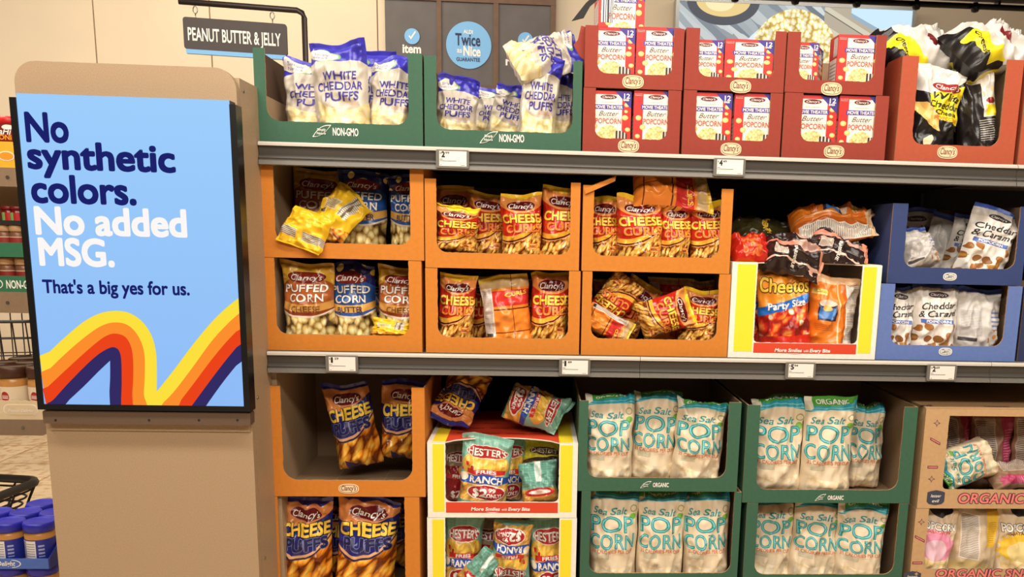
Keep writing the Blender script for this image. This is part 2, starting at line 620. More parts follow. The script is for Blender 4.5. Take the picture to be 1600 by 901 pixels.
def ptext(g, s, x0, y0, x1, y1, Y, mat, cap_px, bold=0.02, shear=0.0, lift=0.0012):
    a, c = at(x0, y0, Y), at(x1, y1, Y)
    k = cap_px * (Y - CAM[1]) / F_PX
    g.quadtext(s, a, c - a, ZH, mat, lift, bold, shear, k)


g, p, r = disc(732.5, 71, 33, YP - 0.001, m_skyblue, 'badge', t)
Yt = YP - 0.008
ptext(g, 'ALDI', 724, 52, 739, 53, Yt, m_white, 5.0, 0.03)
ptext(g, 'Twice', 711.5, 70, 750.5, 72, Yt, m_navy, 16, 0.02)
ptext(g, 'as', 714, 82, 722, 82.5, Yt, m_white, 7, 0.02)
ptext(g, 'Nice', 724, 86.5, 751, 88, Yt, m_white, 13, 0.035)
ptext(g, 'GUARANTEE', 713, 95, 750, 96.5, Yt, m_navy, 5.0, 0.015)
g.build('badge', t)
for px, py in ((644, 57), (821, 63)):
    g, p, r = disc(px, py, 11, YP - 0.001, m_skyblue, 'tick_badge', t)
    u = r / 11
    pts = [(-5, 0), (-1.5, 4.5), (6, -6), (4.2, -7.3), (-1.7, 1.2), (-3.6, -1.4)]
    g.prism([(p[0] + x * u, p[2] - y * u) for x, y in pts], Yt - 0.001, Yt, m_white)
    g.build('tick_badge', t)
g = MB()
ptext(g, 'item', 629, 82, 658, 83, Yt + 0.007, m_white, 11.5, 0.035)
ptext(g, 'more', 793, 89, 832, 90.5, Yt + 0.007, m_white, 11.5, 0.035)
ptext(g, 'refund', 790, 101.5, 836, 103, Yt + 0.007, m_white, 11.5, 0.035)
g.build('lettering', t)

# ------------------------------------------------------------------ lit food poster
YL = WALL_Y - 0.10
xa, xb = at(1058, 100, YL)[0], at(1419, 100, YL)[0]
za, zb = at(1240, 330, YL)[2], at(1240, 9, YL)[2]
P = Print('poster_picture', (150, 160, 168), 0.4, 0, emit=1.15)
vo = P.vor(3, 34, 2.0, 0.25, -0.75)
sp = P.nt.nodes.new('ShaderNodeSeparateColor'); P.nt.links.new(vo.outputs['Color'], sp.inputs[0])
rp = P.nt.nodes.new('ShaderNodeValToRGB')
rp.color_ramp.elements[0].color = lin((112, 122, 132)); rp.color_ramp.elements[1].color = lin((205, 210, 208))
P.nt.links.new(sp.outputs[0], rp.inputs[0]); P.c = rp.outputs[0]
plank = P.AND(P.rect(0.62, 1, 0, 1), P.above(0.62, -0.8, 0, 0.8))
P.put(plank, (178, 168, 148))
nplank = P.m('FRACT', P.m('MULTIPLY', P.m('ADD', P.v, P.m('MULTIPLY', P.u, 0.62)), 11.0))
P.put(P.AND(plank, P.m('LESS_THAN', nplank, 0.35)), (206, 198, 176))
P.put(P.AND(plank, P.m('LESS_THAN', nplank, 0.06)), (110, 104, 98))
P.put(P.ell(0.185, 1.01, 0.155, 0.115), (86, 88, 94))
P.put(P.ell(0.185, 1.01, 0.115, 0.075), (226, 200, 136)); P.put(P.ell(0.17, 1.0, 0.06, 0.04), (244, 226, 176))
P.put(P.AND(P.above(0.955, -0.56, 0, 0.74), P.rect(0.735, 1, 0, 1)), (150, 172, 190))
P.put(P.AND(P.above(0.975, -0.56, 0, 0.74), P.rect(0.735, 1, 0, 1)), (196, 224, 240))
P.put(P.ell(0.49, 0.62, 0.26, 0.32), (214, 228, 240))
P.food(P.AND(P.ell(0.50, 0.72, 0.20, 0.265)), 55, 42, [(0, (255, 252, 240)), (0.3, (252, 242, 196)), (0.5, (240, 214, 136)), (0.7, (196, 160, 90))], 4, 0.2)
t = thing('lit_food_poster', 'bright backlit popcorn picture on the rear wall, upper right', 'poster', ((xa + xb) / 2, YL, za))
g = MB(); g.box((xa, YL, za), (xb, YL + 0.004, zb), P.done()); g.build('picture', t)
g = MB()
m_alu = flat('poster_frame', (176, 178, 176), 0.35, 0.6)
for lo, hi in (((xa - 0.022, za), (xa, zb + 0.02)), ((xb, za), (xb + 0.022, zb + 0.02)), ((xa, zb), (xb, zb + 0.02)), ((xa, za - 0.02), (xb, za))):
    g.box((lo[0], YL - 0.008, lo[1]), (hi[0], YL + 0.09, hi[1]), m_alu)
g.build('frame', t)
g = MB(); g.box((xa, YL + 0.01, za), (xb, YL + 0.098, zb), m_alu); g.build('light_box', t)

# ------------------------------------------------------------------ shelving
XL, XR = at(404, 235, 0)[0], at(2150, 260, 0)[0]
DEPTH = 0.56
t = thing('gondola_upright', 'dark back wall of the tall snack shelving', 'shelving', (XL, DEPTH, 0))
g = MB(); g.box((XL - 0.03, DEPTH, 0), (XR, DEPTH + 0.03, Z1 + 0.06), m_dark)
g.build('back_panel', t)
for k in range(5):
    x = XL + 0.004 + k * 0.62
    g = MB(); g.box((x - 0.015, DEPTH - 0.024, 0), (x + 0.015, DEPTH - 0.001, Z1 - 0.045), m_blackmat)
    for q in range(24):
        g.box((x - 0.004, DEPTH - 0.0245, 0.06 + q * 0.055), (x + 0.004, DEPTH - 0.0235, 0.085 + q * 0.055), m_ink)
    g.build('post', t)


def rail_profile(g, x0, x1, z):
    """Price rail: pale lip on top, stepped grey face with a groove."""
    prof = [(-0.002, 0.0), (-0.006, -0.004), (-0.006, -0.009)]
    prof2 = [(-0.006, -0.009), (-0.001, -0.013), (0.002, -0.030), (-0.004, -0.033), (-0.005, -0.037)]
    prof3 = [(-0.005, -0.037), (-0.001, -0.0385), (-0.001, -0.041), (-0.006, -0.043), (-0.0075, -0.052), (0.004, -0.0535)]
    for pr, mat in ((prof, m_lip), (prof2, m_rail_dark), (prof3, m_rail)):
        A = np.array([[(x, y, z + h) for x in (x0, x1)] for y, h in pr])
        g.grid(A, mat, smooth=False, flip=True)
    g.box((x0, 0.0035, z - 0.0535), (x1, 0.012, z - 0.001), m_rail)


joints = {'upper': [XL, at(1589, 262, 0)[0], XR], 'middle': [XL, at(1000, 565, 0)[0], at(1547, 575, 0)[0], XR]}
for key, z in (('upper', Z1), ('middle', Z2)):
    t = thing('gondola_shelf', 'long grey %s shelf with a price rail, %s' % (('top', 'under the red popcorn cases') if key == 'upper' else ('middle', 'under the orange cheese curl cases')), 'shelf', (XL, 0, z - 0.055))
    g = MB(); g.box((XL, 0.012, z - 0.03), (XR, DEPTH - 0.026, z - 0.0006), m_board); g.build('shelf_board', t)
    js = joints[key]
    for a, c in zip(js[:-1], js[1:]):
        g = MB(); rail_profile(g, a + 0.0006, c - 0.0006, z); g.build('price_rail', t)
    for k in range(5):
        x = XL + 0.004 + k * 0.62
        g = MB(); g.prism([(0.10, z - 0.031), (DEPTH - 0.03, z - 0.036), (DEPTH - 0.03, z - 0.031)], x, x + 0.003, m_dark,
                frame=lambda q: (q[1], q[0], q[2]))
        g.build('shelf_bracket', t)
t = thing('gondola_base_deck', 'low grey base deck carrying the bottom row of snack cases', 'shelf', (XL, 0, 0))
g = MB(); g.box((XL, 0.012, Z0 - 0.03), (XR, DEPTH - 0.026, Z0 - 0.0006), m_board); g.build('deck_board', t)
g = MB(); rail_profile(g, XL, XR, Z0); g.build('price_rail', t)
g = MB(); g.box((XL, 0.05, 0), (XR, 0.07, Z0 - 0.03), m_blackmat); g.build('kick_plate', t)

# price tags clipped to the rails
def price_tag(px, py, big, small, label, z):
    p = at(px, py, -0.012)
    t = thing('price_tag', label, 'price tag', (p[0], -0.012, z - 0.046), 'price tags on the shelf rails')
    x = p[0]; zc = z - 0.0265
    g = MB()
    g.prism(rounded(x - 0.039, zc - 0.0225, x + 0.039, zc + 0.0195, 0.003, 3), -0.012, -0.0068, m_rail)
    hold = g.build('holder', t)
    g = MB()
    x0, x1, z0, z1 = x - 0.031, x + 0.033, zc - 0.018, zc + 0.0165
    g.box((x0, -0.0127, z0), (x1, -0.0121, z1), m_paper)
    def tx(s, xa, za, w_, cap, bold=0.02):
        g.quadtext(s, (x0 + xa, -0.0127, z1 - za), (w_, 0, 0), ZH, m_ink, 0.0003, bold, 0, cap)
    tx('$', 0.0012, 0.0070, 0.003, 0.0042, 0.0)
    tx(big, 0.0050, 0.0140, 0.0085 if big != '1' else 0.0050, 0.0122, 0.045)
    tx(small, 0.0140, 0.0068, 0.0095, 0.0050)
    for k, w_ in enumerate((0.008, 0.040)):
        g.box((x0 + 0.001, -0.0130, z1 - 0.0195 - k * 0.0035), (x0 + w_, -0.0127, z1 - 0.0185 - k * 0.0035), m_rail_dark)
    g.box((x0 + 0.002, -0.0130, z0 + 0.002), (x0 + 0.006, -0.0127, z0 + 0.0028), m_rail_dark)
    g.box((x0 + 0.05, -0.0130, z0 + 0.002), (x0 + 0.06, -0.0127, z0 + 0.0028), m_rail_dark)
    g.build('card', hold)


price_tag(707, 245, '2', '99', 'white 2.99 price tag on the top rail below the green cases', Z1)
price_tag(1140, 260, '4', '49', 'white 4.49 price tag on the top rail below the red popcorn cases', Z1)
price_tag(534, 567, '1', '59', 'white 1.59 price tag on the middle rail, nearest the screen column', Z2)
price_tag(898, 571, '1', '89', 'white 1.89 price tag on the middle rail below the cheese curl cases', Z2)
price_tag(1251, 576, '5', '94', 'white 5.94 price tag on the middle rail below the party size case', Z2)
price_tag(1472, 579, '2', '69', 'white 2.69 price tag on the middle rail below the blue cases', Z2)

# ------------------------------------------------------------------ column with the screen
YC = -0.135
xl, xr = at(52, 450, YC)[0], at(384, 450, YC)[0]
ztop = at(190, 100, YC)[2]
t = thing('display_column', 'tall taupe metal column with rounded top carrying the advertising screen', 'column', ((xl + xr) / 2, YC, 0))
g = MB(); g.prism(rounded(xl, 0.0, xr, ztop, 0.045, 8, (0, 0, 1, 1)), YC, YC + 0.018, m_taupe); g.build('front_panel', t)
xs_ = xr - 0.001
g = MB()
g.box((xl + 0.03, YC + 0.026, 0.0), (xs_, 0.03, ztop - 0.016), m_taupe)
g.build('body', t)
g = MB(); g.box((xs_ - 0.02, 0.032, 0), (xs_ + 0.012, DEPTH, ztop - 0.03), m_taupe); g.build('side_panel', t)
g = MB(); g.box((xl + 0.05, YC + 0.0185, 0.02), (xr - 0.012, YC + 0.0255, ztop - 0.05), m_blackmat); g.build('spacer', t)
for z in (ztop - 0.04, 0.9, 0.5):
    g = MB(); g.lathe([(0.004, 0), (0.004, 0.0015), (0.002, 0.0028)], m_steel, (0, 0, 0), 12)
    V = np.array(g.v); g.v = [(xs_ + q[2], YC + 0.05 + q[0], z + q[1]) for q in V]
    g.build('screw', t)
# bracket bar under the screen
YB = YC - 0.03
xa, xb = at(67, 652, YB)[0], at(391, 652, YB)[0]
z0, z1 = at(230, 663, YB)[2], at(230, 643, YB)[2]
g = MB(); g.prism(rounded(xa, z0, xb, z1, 0.004, 3), YB, YC, m_taupe_dark)
ledge = g.build('screen_ledge', t)
for px in (87, 233, 311, 371):
    p = at(px, 656, YB)
    g = MB(); g.prism(ellipse(p[0], p[2], 0.0025, 0.0025, 12), YB - 0.001, YB, m_ink); g.build('screw_hole', ledge)
g = MB(); g.box((xl + 0.012, YC - 0.006, at(230, 672, YC)[2]), (xr - 0.004, YC, z0 + 0.004), m_taupe); g.build('lower_ledge', t)

# ------------------------------------------------------------------ the screen
YF = YC - 0.036
zb_, zt_ = at(229, 641, YF)[2], at(190, 156, YF)[2]
xa, xb = at(38, 400, YF)[0], at(380, 400, YF)[0]
t = thing('advertising_screen', 'large upright lit screen reading No synthetic colors on the column', 'screen', ((xa + xb) / 2, YF, zb_))
fw = 0.0135
zscr = zb_ + 0.0125
g = MB(); g.box((xa, YF - 0.003, zb_), (xa + fw, YC, zt_ - 0.002), m_black); g.build('bezel', t)
g = MB(); g.box((xb - fw, YF - 0.003, zb_), (xb, YC, zt_ - 0.002), m_black); g.build('bezel', t)
g = MB(); g.box((xa + fw, YF - 0.003, zb_), (xb - fw, YC, zscr), m_black); g.build('bezel', t)
EM = 0.97
e_sky = Print('screen_sky', (150, 198, 254), 0.25, 0, emit=EM)
rp = e_sky.nt.nodes.new('ShaderNodeValToRGB')
rp.color_ramp.elements[0].color = lin((144, 190, 250)); rp.color_ramp.elements[1].color = lin((158, 208, 255))
e_sky.nt.links.new(e_sky.v, rp.inputs[0]); e_sky.c = rp.outputs[0]
e_sky = e_sky.done()
e_yel = flat('screen_yellow', (255, 226, 60), 0.3, emit=EM); e_or = flat('screen_orange', (255, 143, 42), 0.3, emit=EM)
e_red = flat('screen_red', (238, 66, 20), 0.3, emit=EM); e_nv = flat('screen_navy', (46, 38, 98), 0.3, emit=EM)
e_ink = flat('screen_text_navy', (14, 24, 106), 0.3, emit=EM); e_wh = flat('screen_text_white', (255, 250, 248), 0.3, emit=EM)
X0, X1 = xa + fw, xb - fw
ZT = at(190, 154, YF)[2] + 0.004
g = MB()
g.box((X0, YF, zscr), (X1, YC, ZT), m_black, {'front': e_sky})


def sp_(q):
    """A point of the picture (zoomed crop pixels) on the screen plane, kept inside the picture."""
    p = at(q[0] / 4.0, 450 + q[1] / 4.0, YF)
    z = p[2]
    if q[1] >= 715: z = zscr
    x = min(max(p[0], X0), X1)
    if q[0] <= 300 and q[1] < 715: x = X0
    if q[0] >= 1490: x = X1
    return (x, z)


def layer(pts, mat, lift):
    pts = [sp_(q) for q in pts][::-1]
    a = sum(p[0] * q[1] - q[0] * p[1] for p, q in zip(pts, pts[1:] + pts[:1]))
    if a < 0: pts = pts[::-1]
    from mathutils.geometry import tessellate_polygon
    V = [(x, YF - lift, z) for x, z in pts]
    tr = tessellate_polygon([[Vector((x, z, 0)) for x, z in pts]])
    out = []
    for f in tr:
        (ax, az), (bx, bz), (cx_, cz_) = (pts[i] for i in f)
        out.append(f if (bx - ax) * (cz_ - az) - (cx_ - ax) * (bz - az) > 0 else f[::-1])
    g.raw(V, out, mat)


BL, BR = (290, 733), (1530, 733)


def smooth_pts(pts, sharp=()):
    out = []
    n = len(pts)
    for i in range(n - 1):
        p1, p2 = np.array(pts[i], float), np.array(pts[i + 1], float)
        p0 = np.array(pts[i - 1], float) if i > 0 and i not in sharp else p1
        p3 = np.array(pts[i + 2], float) if i + 2 < n and i + 1 not in sharp else p2
        for k in range(5):
            s = k / 5
            out.append(tuple(0.5 * (2 * p1 + (p2 - p0) * s + (2 * p0 - 5 * p1 + 4 * p2 - p3) * s * s + (3 * p1 - p0 - 3 * p2 + p3) * s ** 3)))
    out.append(tuple(pts[-1]))
    return out


Yp = [(265, 440), (400, 312), (520, 212), (620, 159), (710, 142), (800, 152), (880, 200), (940, 280), (970, 370), (980, 470), (980, 645), (1080, 520), (1200, 360), (1320, 215), (1420, 118), (1497, 58)]
layer(smooth_pts(Yp, (10,)) + [BR, BL], e_yel, 0.0003)
Ol = [(275, 540), (400, 418), (520, 314), (620, 243), (700, 215), (780, 222), (840, 265), (885, 340), (905, 430), (905, 560), (900, 660), (915, 712), (935, 733)]
layer(smooth_pts(Ol) + [BL], e_or, 0.0006)
layer(smooth_pts([(1000, 733), (1080, 655), (1200, 500), (1320, 335), (1420, 225), (1497, 155)]) + [BR], e_or, 0.0006)
layer(smooth_pts([(287, 628), (400, 522), (520, 412), (620, 327), (680, 291), (730, 284), (785, 305), (820, 365), (833, 450), (833, 580), (828, 660), (833, 733)]) + [BL], e_red, 0.0009)
layer(smooth_pts([(1105, 733), (1200, 610), (1320, 450), (1420, 330), (1503, 245)]) + [BR], e_red, 0.0009)
layer(smooth_pts([(290, 716), (330, 700), (420, 602), (540, 480), (620, 410), (690, 371), (728, 373), (750, 400), (760, 460), (762, 600), (757, 733)])[1:] , e_nv, 0.0012)
layer(smooth_pts([(1200, 733), (1320, 570), (1420, 440), (1508, 335)]) + [BR], e_nv, 0.0012)
layer(smooth_pts([(395, 733), (520, 618), (620, 518), (690, 452), (690, 560), (686, 650), (690, 733)], (3,)), e_sky, 0.0015)
layer(smooth_pts([(1290, 733), (1400, 580), (1515, 438)]) + [BR], e_sky, 0.0015)


def stext(s, x0, y0, x1, y1, cap, mat, fat=0.034):
    a, c = at(x0, y0, YF), at(x1, y1, YF)
    g.quadtext(s, (a[0], YF, a[2]), (c[0] - a[0], 0, (c[2] - a[2]) * 0.4), ZH, mat, 0.0004, 0.0, 0, cap * (YF - CAM[1]) / F_PX, 6, fat)


stext('No', 43, 220, 107, 221.5, 39, e_ink)
stext('synthetic', 46, 262, 273, 268, 37, e_ink)
stext('colors.', 52, 315, 212, 318.5, 38, e_ink)
stext('No added', 58, 364.5, 291, 368, 38, e_wh)
stext('MSG.', 64, 413, 178, 415, 38, e_wh)
stext("That's a big yes for us.", 68, 457, 296, 459.5, 19, e_ink, 0.028)
g.build('picture', t)

# ------------------------------------------------------------------ hanging aisle sign
p1 = at(475, 17, 0.64)
p0 = at_z(279, 2, p1[2])
d = (p0 - p1); d[2] = 0; Ls = np.linalg.norm(d); d = d / Ls          # unit vector towards the free end
t = thing('hanging_aisle_sign', 'dark hanging sign reading peanut butter and jelly', 'sign', (p1[0], p1[1], Z1 + 0.06))
g = MB()
m_bar = flat('dark_bracket_steel', (52, 42, 38), 0.45, 0.3)
sq = lambda A, B_, r: g.tube([A, B_], r, m_bar, 4)
g.tube([(p1[0], p1[1], 1.0), (p1[0], p1[1], p1[2] - 0.02), tuple(p1 + d * 0.006 - ZH * 0.006), tuple(p1 + d * 0.02), tuple(p0)], 0.0085, m_bar, 8)
g.build('bracket', t)
ex = -d
a = at_z(281, 19, p1[2] - 0.037); a = p1 + d * ((a - p1) @ d)
Lb = (p1 - a) @ ex - 0.05
zt2 = p1[2] - 0.042; hb = 0.088
m_sign = flat('charcoal_sign', (64, 56, 54), 0.6, grain=0.06, scale=30)
g = MB()
nrm = np.cross(ex, ZH)
def fr(q):
    return tuple(a * np.array([1, 1, 0]) + ex * q[0] + ZH * (zt2 + q[2]) + nrm * (-q[1]))
g.prism(rounded(0, -hb, Lb, 0, 0.008, 4), -0.006, 0.006, m_sign, frame=fr)
g.quadtext('PEANUT BUTTER & JELLY', np.array(fr((0.012, -0.006, -0.063))), ex * (Lb - 0.03), ZH, m_white, 0.001, 0.02, 0, 0.034)
g.build('board', t)
g = MB(); g.prism(rounded(0.004, -hb - 0.012, Lb - 0.004, -hb, 0.003, 3), -0.006, 0.006, m_skyblue, frame=fr); g.build('blue_edge', t)
for s_ in (0.12, 0.86):
    c0 = np.array(fr((Lb * s_, 0, 0.0)))
    g = MB()
    ring = [c0 + ZH * (0.022 + 0.010 * math.cos(q)) + ex * 0.006 * math.sin(q) for q in np.linspace(0, 2 * math.pi, 13)[:-1]]
    g.tube(ring, 0.0016, m_steel, 6, True)
    g.tube([c0 + ZH * 0.030, c0 + ZH * 0.045], 0.0016, m_steel, 6); g.tube([c0 - ZH * 0.004, c0 + ZH * 0.013], 0.0016, m_steel, 6)
    g.build('hook', t)

# ================================================================== LEFT BACKGROUND
YB0 = 0.95
m_tan = flat('tan_shelf_steel', (168, 140, 108), 0.5, grain=0.05, scale=60)
m_tan_dk = flat('tan_shelf_rail', (140, 116, 92), 0.5, grain=0.05, scale=60)
m_cream_card = flat('cream_card', (226, 204, 164), 0.7, grain=0.04, scale=30)
m_green_card = flat('green_card', (44, 110, 76), 0.65, grain=0.05, scale=60)
m_kraft = flat('kraft_card', (168, 136, 100), 0.8, grain=0.06, scale=50)
xl0 = at(-260, 450, YB0)[0]


def back_shelf(py_top, px_end, label, h=0.05, rnd=False, depth=0.42):
    z = at(30, py_top, YB0)[2]; xe = at(px_end, py_top, YB0)[0]
    t = thing('cantilever_shelf', label, 'shelf', (xl0, YB0, z - h))
    g = MB(); g.box((xl0, YB0 + 0.012, z - 0.02), (xe - 0.01, YB0 + depth, z), m_tan); g.build('shelf_board', t)
    g = MB(); g.prism(rounded(xl0, z - h, xe, z + 0.002, 0.03 if rnd else 0.004, 6, (0, 1, 0, 0)), YB0, YB0 + 0.011, m_tan_dk)
    p = at(px_end - 40 if rnd else 12, py_top + 14, YB0)
    g.prism(ellipse(p[0], z - h * 0.5, 0.006, 0.006, 14), YB0 - 0.002, YB0, m_steel)
    g.build('shelf_rail', t)
    return z


zA = back_shelf(263, 40, 'tan shelf behind the column, uppermost, holding a red and yellow pack', 0.06)
zB = back_shelf(457, 72, 'tan shelf behind the column under the green trays', 0.07)
zC = back_shelf(656, 76, 'tan shelf end behind the column under the brown lidded jars', 0.055, True)
t = thing('rear_shelving', 'tan back panel of the shelving seen left of the column', 'shelving', (xl0, YB0 + 0.44, zB))
g = MB(); g.box((xl0, YB0 + 0.43, zC - 0.03), (at(-32, 450, YB0 + 0.43)[0], YB0 + 0.46, zA + 0.02), m_tan); g.build('back_panel', t)
g = MB(); g.box((at(-32, 450, YB0 + 0.43)[0], YB0 + 0.43, zB - 0.05), (at(40, 300, YB0 + 0.43)[0], YB0 + 0.46, zA + 0.02), m_tan); g.build('upper_panel', t)
g = MB(); g.box((at(-40, 450, YB0 + 0.39)[0] - 0.03, YB0 + 0.39, zC - 0.03), (at(-40, 450, YB0 + 0.39)[0], YB0 + 0.43, zB), m_tan_dk); g.build('post', t)

# red and yellow pack on the uppermost shelf
xe = at(17, 222, YB0)[0]
h = at(10, 181, YB0)[2] - zA
t = thing('peanut_pack', 'red and yellow pack on the uppermost shelf left of the screen', 'food pack', (xe - 0.06, YB0 + 0.06, zA))
g = MB(); g.box((xe - 0.13, YB0 + 0.02, zA + 0.001), (xe, YB0 + 0.12, zA + h * 0.52), flat('yellow_card', (240, 178, 40), 0.6))
pz = zA + h * 0.24
g.prism(ellipse(xe - 0.03, pz, 0.026, 0.016), YB0 + 0.019, YB0 + 0.0205, m_white)
g.prism(ellipse(xe - 0.03, pz, 0.023, 0.013), YB0 + 0.0185, YB0 + 0.0195, flat('amber_print', (236, 150, 30), 0.6))
g.build('lower_carton', t)
g = MB(); g.box((xe - 0.13, YB0 + 0.024, zA + h * 0.53), (xe - 0.004, YB0 + 0.11, zA + h * 0.88), flat('maroon_print', (120, 26, 20), 0.4))
g.quadtext('ONI', (xe - 0.05, YB0 + 0.024, zA + h * 0.56), (0.04, 0, 0), ZH, flat('amber_print', (236, 150, 30)), 0.0008, 0.03)
g.quadtext('aHi', (xe - 0.05, YB0 + 0.024, zA + h * 0.66), (0.042, 0, 0), ZH, m_white, 0.0008, 0.02, 0.3)
g.prism(ellipse(xe - 0.02, zA + h * 0.80, 0.018, 0.008), YB0 + 0.022, YB0 + 0.0245, m_white)
g.build('wrapper', t)
g = MB(); g.lathe([(0.030, 0), (0.032, 0.004), (0.032, 0.02), (0.028, 0.024)], flat('red_lid', (200, 28, 26), 0.4), (xe - 0.036, YB0 + 0.065, zA + h * 0.88)); g.build('lid', t)


def jar(x, y, z, r, h, label, group, lid, body, lab, back=None, name='jar', cat='jar'):
    t = thing(name, label, cat, (x, y, z), group)
    g = MB(); g.lathe([(r * 0.90, 0), (r * 0.98, 0.004), (r * 0.98, h * 0.70), (r * 0.86, h * 0.80)], body, (x, y, z), 30); g.build('glass', t)
    g = MB(); n = 30
    A = np.array([[(x + r * 0.995 * math.cos(q), y + r * 0.995 * math.sin(q), z + hh) for q in np.linspace(0, 2 * math.pi, n + 1)] for hh in (h * 0.10, h * 0.62)])
    U = np.array([[(i / n, j) for i in range(n + 1)] for j in range(2)], dtype=float)
    g.grid(A, lab, U, True); g.build('paper_label', t)
    g = MB()
    g.lathe([(r * 0.99, h * 0.79), (r * 1.03, h * 0.80), (r * 1.03, h * 0.965), (r * 0.98, h * 0.995), (r * 0.93, h), (r * 0.90, h * 0.992)], lid, (x, y, z), 36)
    g.build('lid', t)
    return t


m_pb = flat('peanut_butter', (196, 140, 76), 0.25, grain=0.06, scale=50)
m_bluelid = flat('royal_blue_lid', (38, 42, 172), 0.4, grain=0.05, scale=200)
m_brownlid = flat('brown_lid', (74, 42, 28), 0.4)
P = Print('peanut_butter_label', (36, 48, 150), 0.4, 0)
P.put(P.rect(0.655, 0.775, 0.05, 0.95), (232, 230, 226)); P.lines(P.rect(0.665, 0.765, 0.12, 0.88), 9, (150, 150, 170), 0.4)
P.put(P.rect(0.60, 0.645, 0.05, 0.95), (214, 210, 214)); P.lines(P.rect(0.605, 0.64, 0.1, 0.9), 12, (80, 80, 130), 0.5)
P.put(P.ell(0.50, 0.5, 0.06, 0.4), (130, 200, 240)); P.put(P.ell(0.50, 0.5, 0.045, 0.3), (30, 90, 190))
P.lines(P.rect(0.80, 0.86, 0.2, 0.8), 6, (160, 170, 220), 0.5)
lab_pb = P.done()
P = Print('hazelnut_label', (232, 214, 184), 0.5, 0)
P.food(P.rect(0.60, 0.80, 0.1, 0.5), 40, 4, [(0, (120, 60, 40)), (0.5, (190, 150, 110)), (1, (232, 214, 184))], 2)
P.put(P.ell(0.72, 0.62, 0.05, 0.2), (176, 40, 34)); P.lines(P.rect(0.68, 0.76, 0.55, 0.68), 18, (240, 230, 220), 0.5)
lab_hz = P.done()

# brown lidded jars on their shelf tray
tz = zC + 0.004
x_end = at(66, 640, YB0 - 0.01)[0]
t = thing('spread_tray', 'cream card tray of brown lidded spread jars behind the column', 'tray', (x_end - 0.3, YB0, zC))
g = MB(); zt_tray = at(30, 626, YB0)[2]
n = 46; top = [(x_end - 0.6 * k / n, zt_tray + (0.0012 if k % 2 else -0.0012)) for k in range(n + 1)]
g.prism([(x_end - 0.6, zC + 0.001), (x_end, zC + 0.001)] + top, YB0 + 0.002, YB0 + 0.006, m_cream_card)
cpx = at(32, 640, YB0)
for rr, mm, ly in ((0.058, m_white, 0.0008), (0.055, m_cream_card, 0.0014)):
    g.prism(rounded(cpx[0] - rr, cpx[2] - rr * 0.32, cpx[0] + rr, cpx[2] + rr * 0.32, rr * 0.3, 5), YB0 + 0.002 - ly, YB0 + 0.0035 - ly, mm)
g.quadtext('Peanut Delight', (cpx[0] - 0.042, YB0 + 0.0006, cpx[2] - 0.007), (0.084, 0, 0), ZH, m_white, 0.0006, 0.02, 0.25)
g.build('front_panel', t)
g = MB(); g.box((x_end - 0.6, YB0 + 0.006, zC + 0.001), (x_end, YB0 + 0.34, zC + 0.004), m_cream_card); g.build('base_panel', t)
g = MB(); g.box((x_end - 0.004, YB0 + 0.007, zC + 0.004), (x_end, YB0 + 0.34, zt_tray), m_cream_card); g.build('side_panel', t)
r = 0.047
hz = at(22, 573, YB0 + 0.03)[2] - tz
k = 0
for row, (y, pxs) in enumerate(((YB0 + 0.056, (22, 68)), (YB0 + 0.156, (7, 51)), (YB0 + 0.256, (40, 80)))):
    for px in pxs:
        p = at(px, 600, y)
        x = min(p[0], x_end - 0.052)
        if px == 68: x = at(22, 600, YB0 + 0.056)[0] + 0.099
        if px == 51: x = at(7, 600, YB0 + 0.156)[0] + 0.099
        if px == 80: continue
        nm = {22: 'brown lidded spread jar at the tray front, left of the two', 68: 'brown lidded spread jar at the tray front, half behind the screen',
              7: 'brown lidded spread jar in the second row, leftmost', 51: 'brown lidded spread jar in the second row, beside the screen',
              40: 'brown lidded spread jar in the back row of the cream tray'}[px]
        jar(x, y, tz, r, hz, nm, 'brown lidded spread jars', m_brownlid, m_pb, lab_hz)

# green trays of small jars between the upper shelves
def small_tray(py_t, py_b, px_end, z, label, text):
    x1 = at(px_end, (py_t + py_b) / 2, YB0)[0]; zt = at(20, py_t, YB0)[2]
    t = thing('green_tray', label, 'tray', (x1 - 0.3, YB0, z))
    g = MB(); g.box((x1 - 0.5, YB0 + 0.002, z + 0.001), (x1, YB0 + 0.006, zt), m_green_card)
    if text:
        c = at(-2, (py_t + py_b) / 2, YB0)
        g.prism(ellipse(c[0] - 0.005, c[2], 0.018, 0.016, 20), YB0 + 0.0012, YB0 + 0.0025, m_white)
        g.prism(ellipse(c[0] - 0.005, c[2], 0.015, 0.013, 20), YB0 + 0.0008, YB0 + 0.0015, m_green_card)
        c = at(10, py_b - 6, YB0)
        g.quadtext('NON-GMO', (c[0], YB0 + 0.002, c[2]), (0.105, 0, 0), ZH, m_white, 0.0008, 0.025, 0, 0.026)
    g.build('front_panel', t)
    g = MB(); g.box((x1 - 0.5, YB0 + 0.006, z + 0.001), (x1, YB0 + 0.3, z + 0.004), m_kraft); g.build('base_panel', t)
    g = MB(); g.box((x1 - 0.004, YB0 + 0.007, z + 0.004), (x1, YB0 + 0.3, zt), m_green_card); g.build('side_panel', t)
    return x1, zt


def boxlid(x, z, label):
    pass


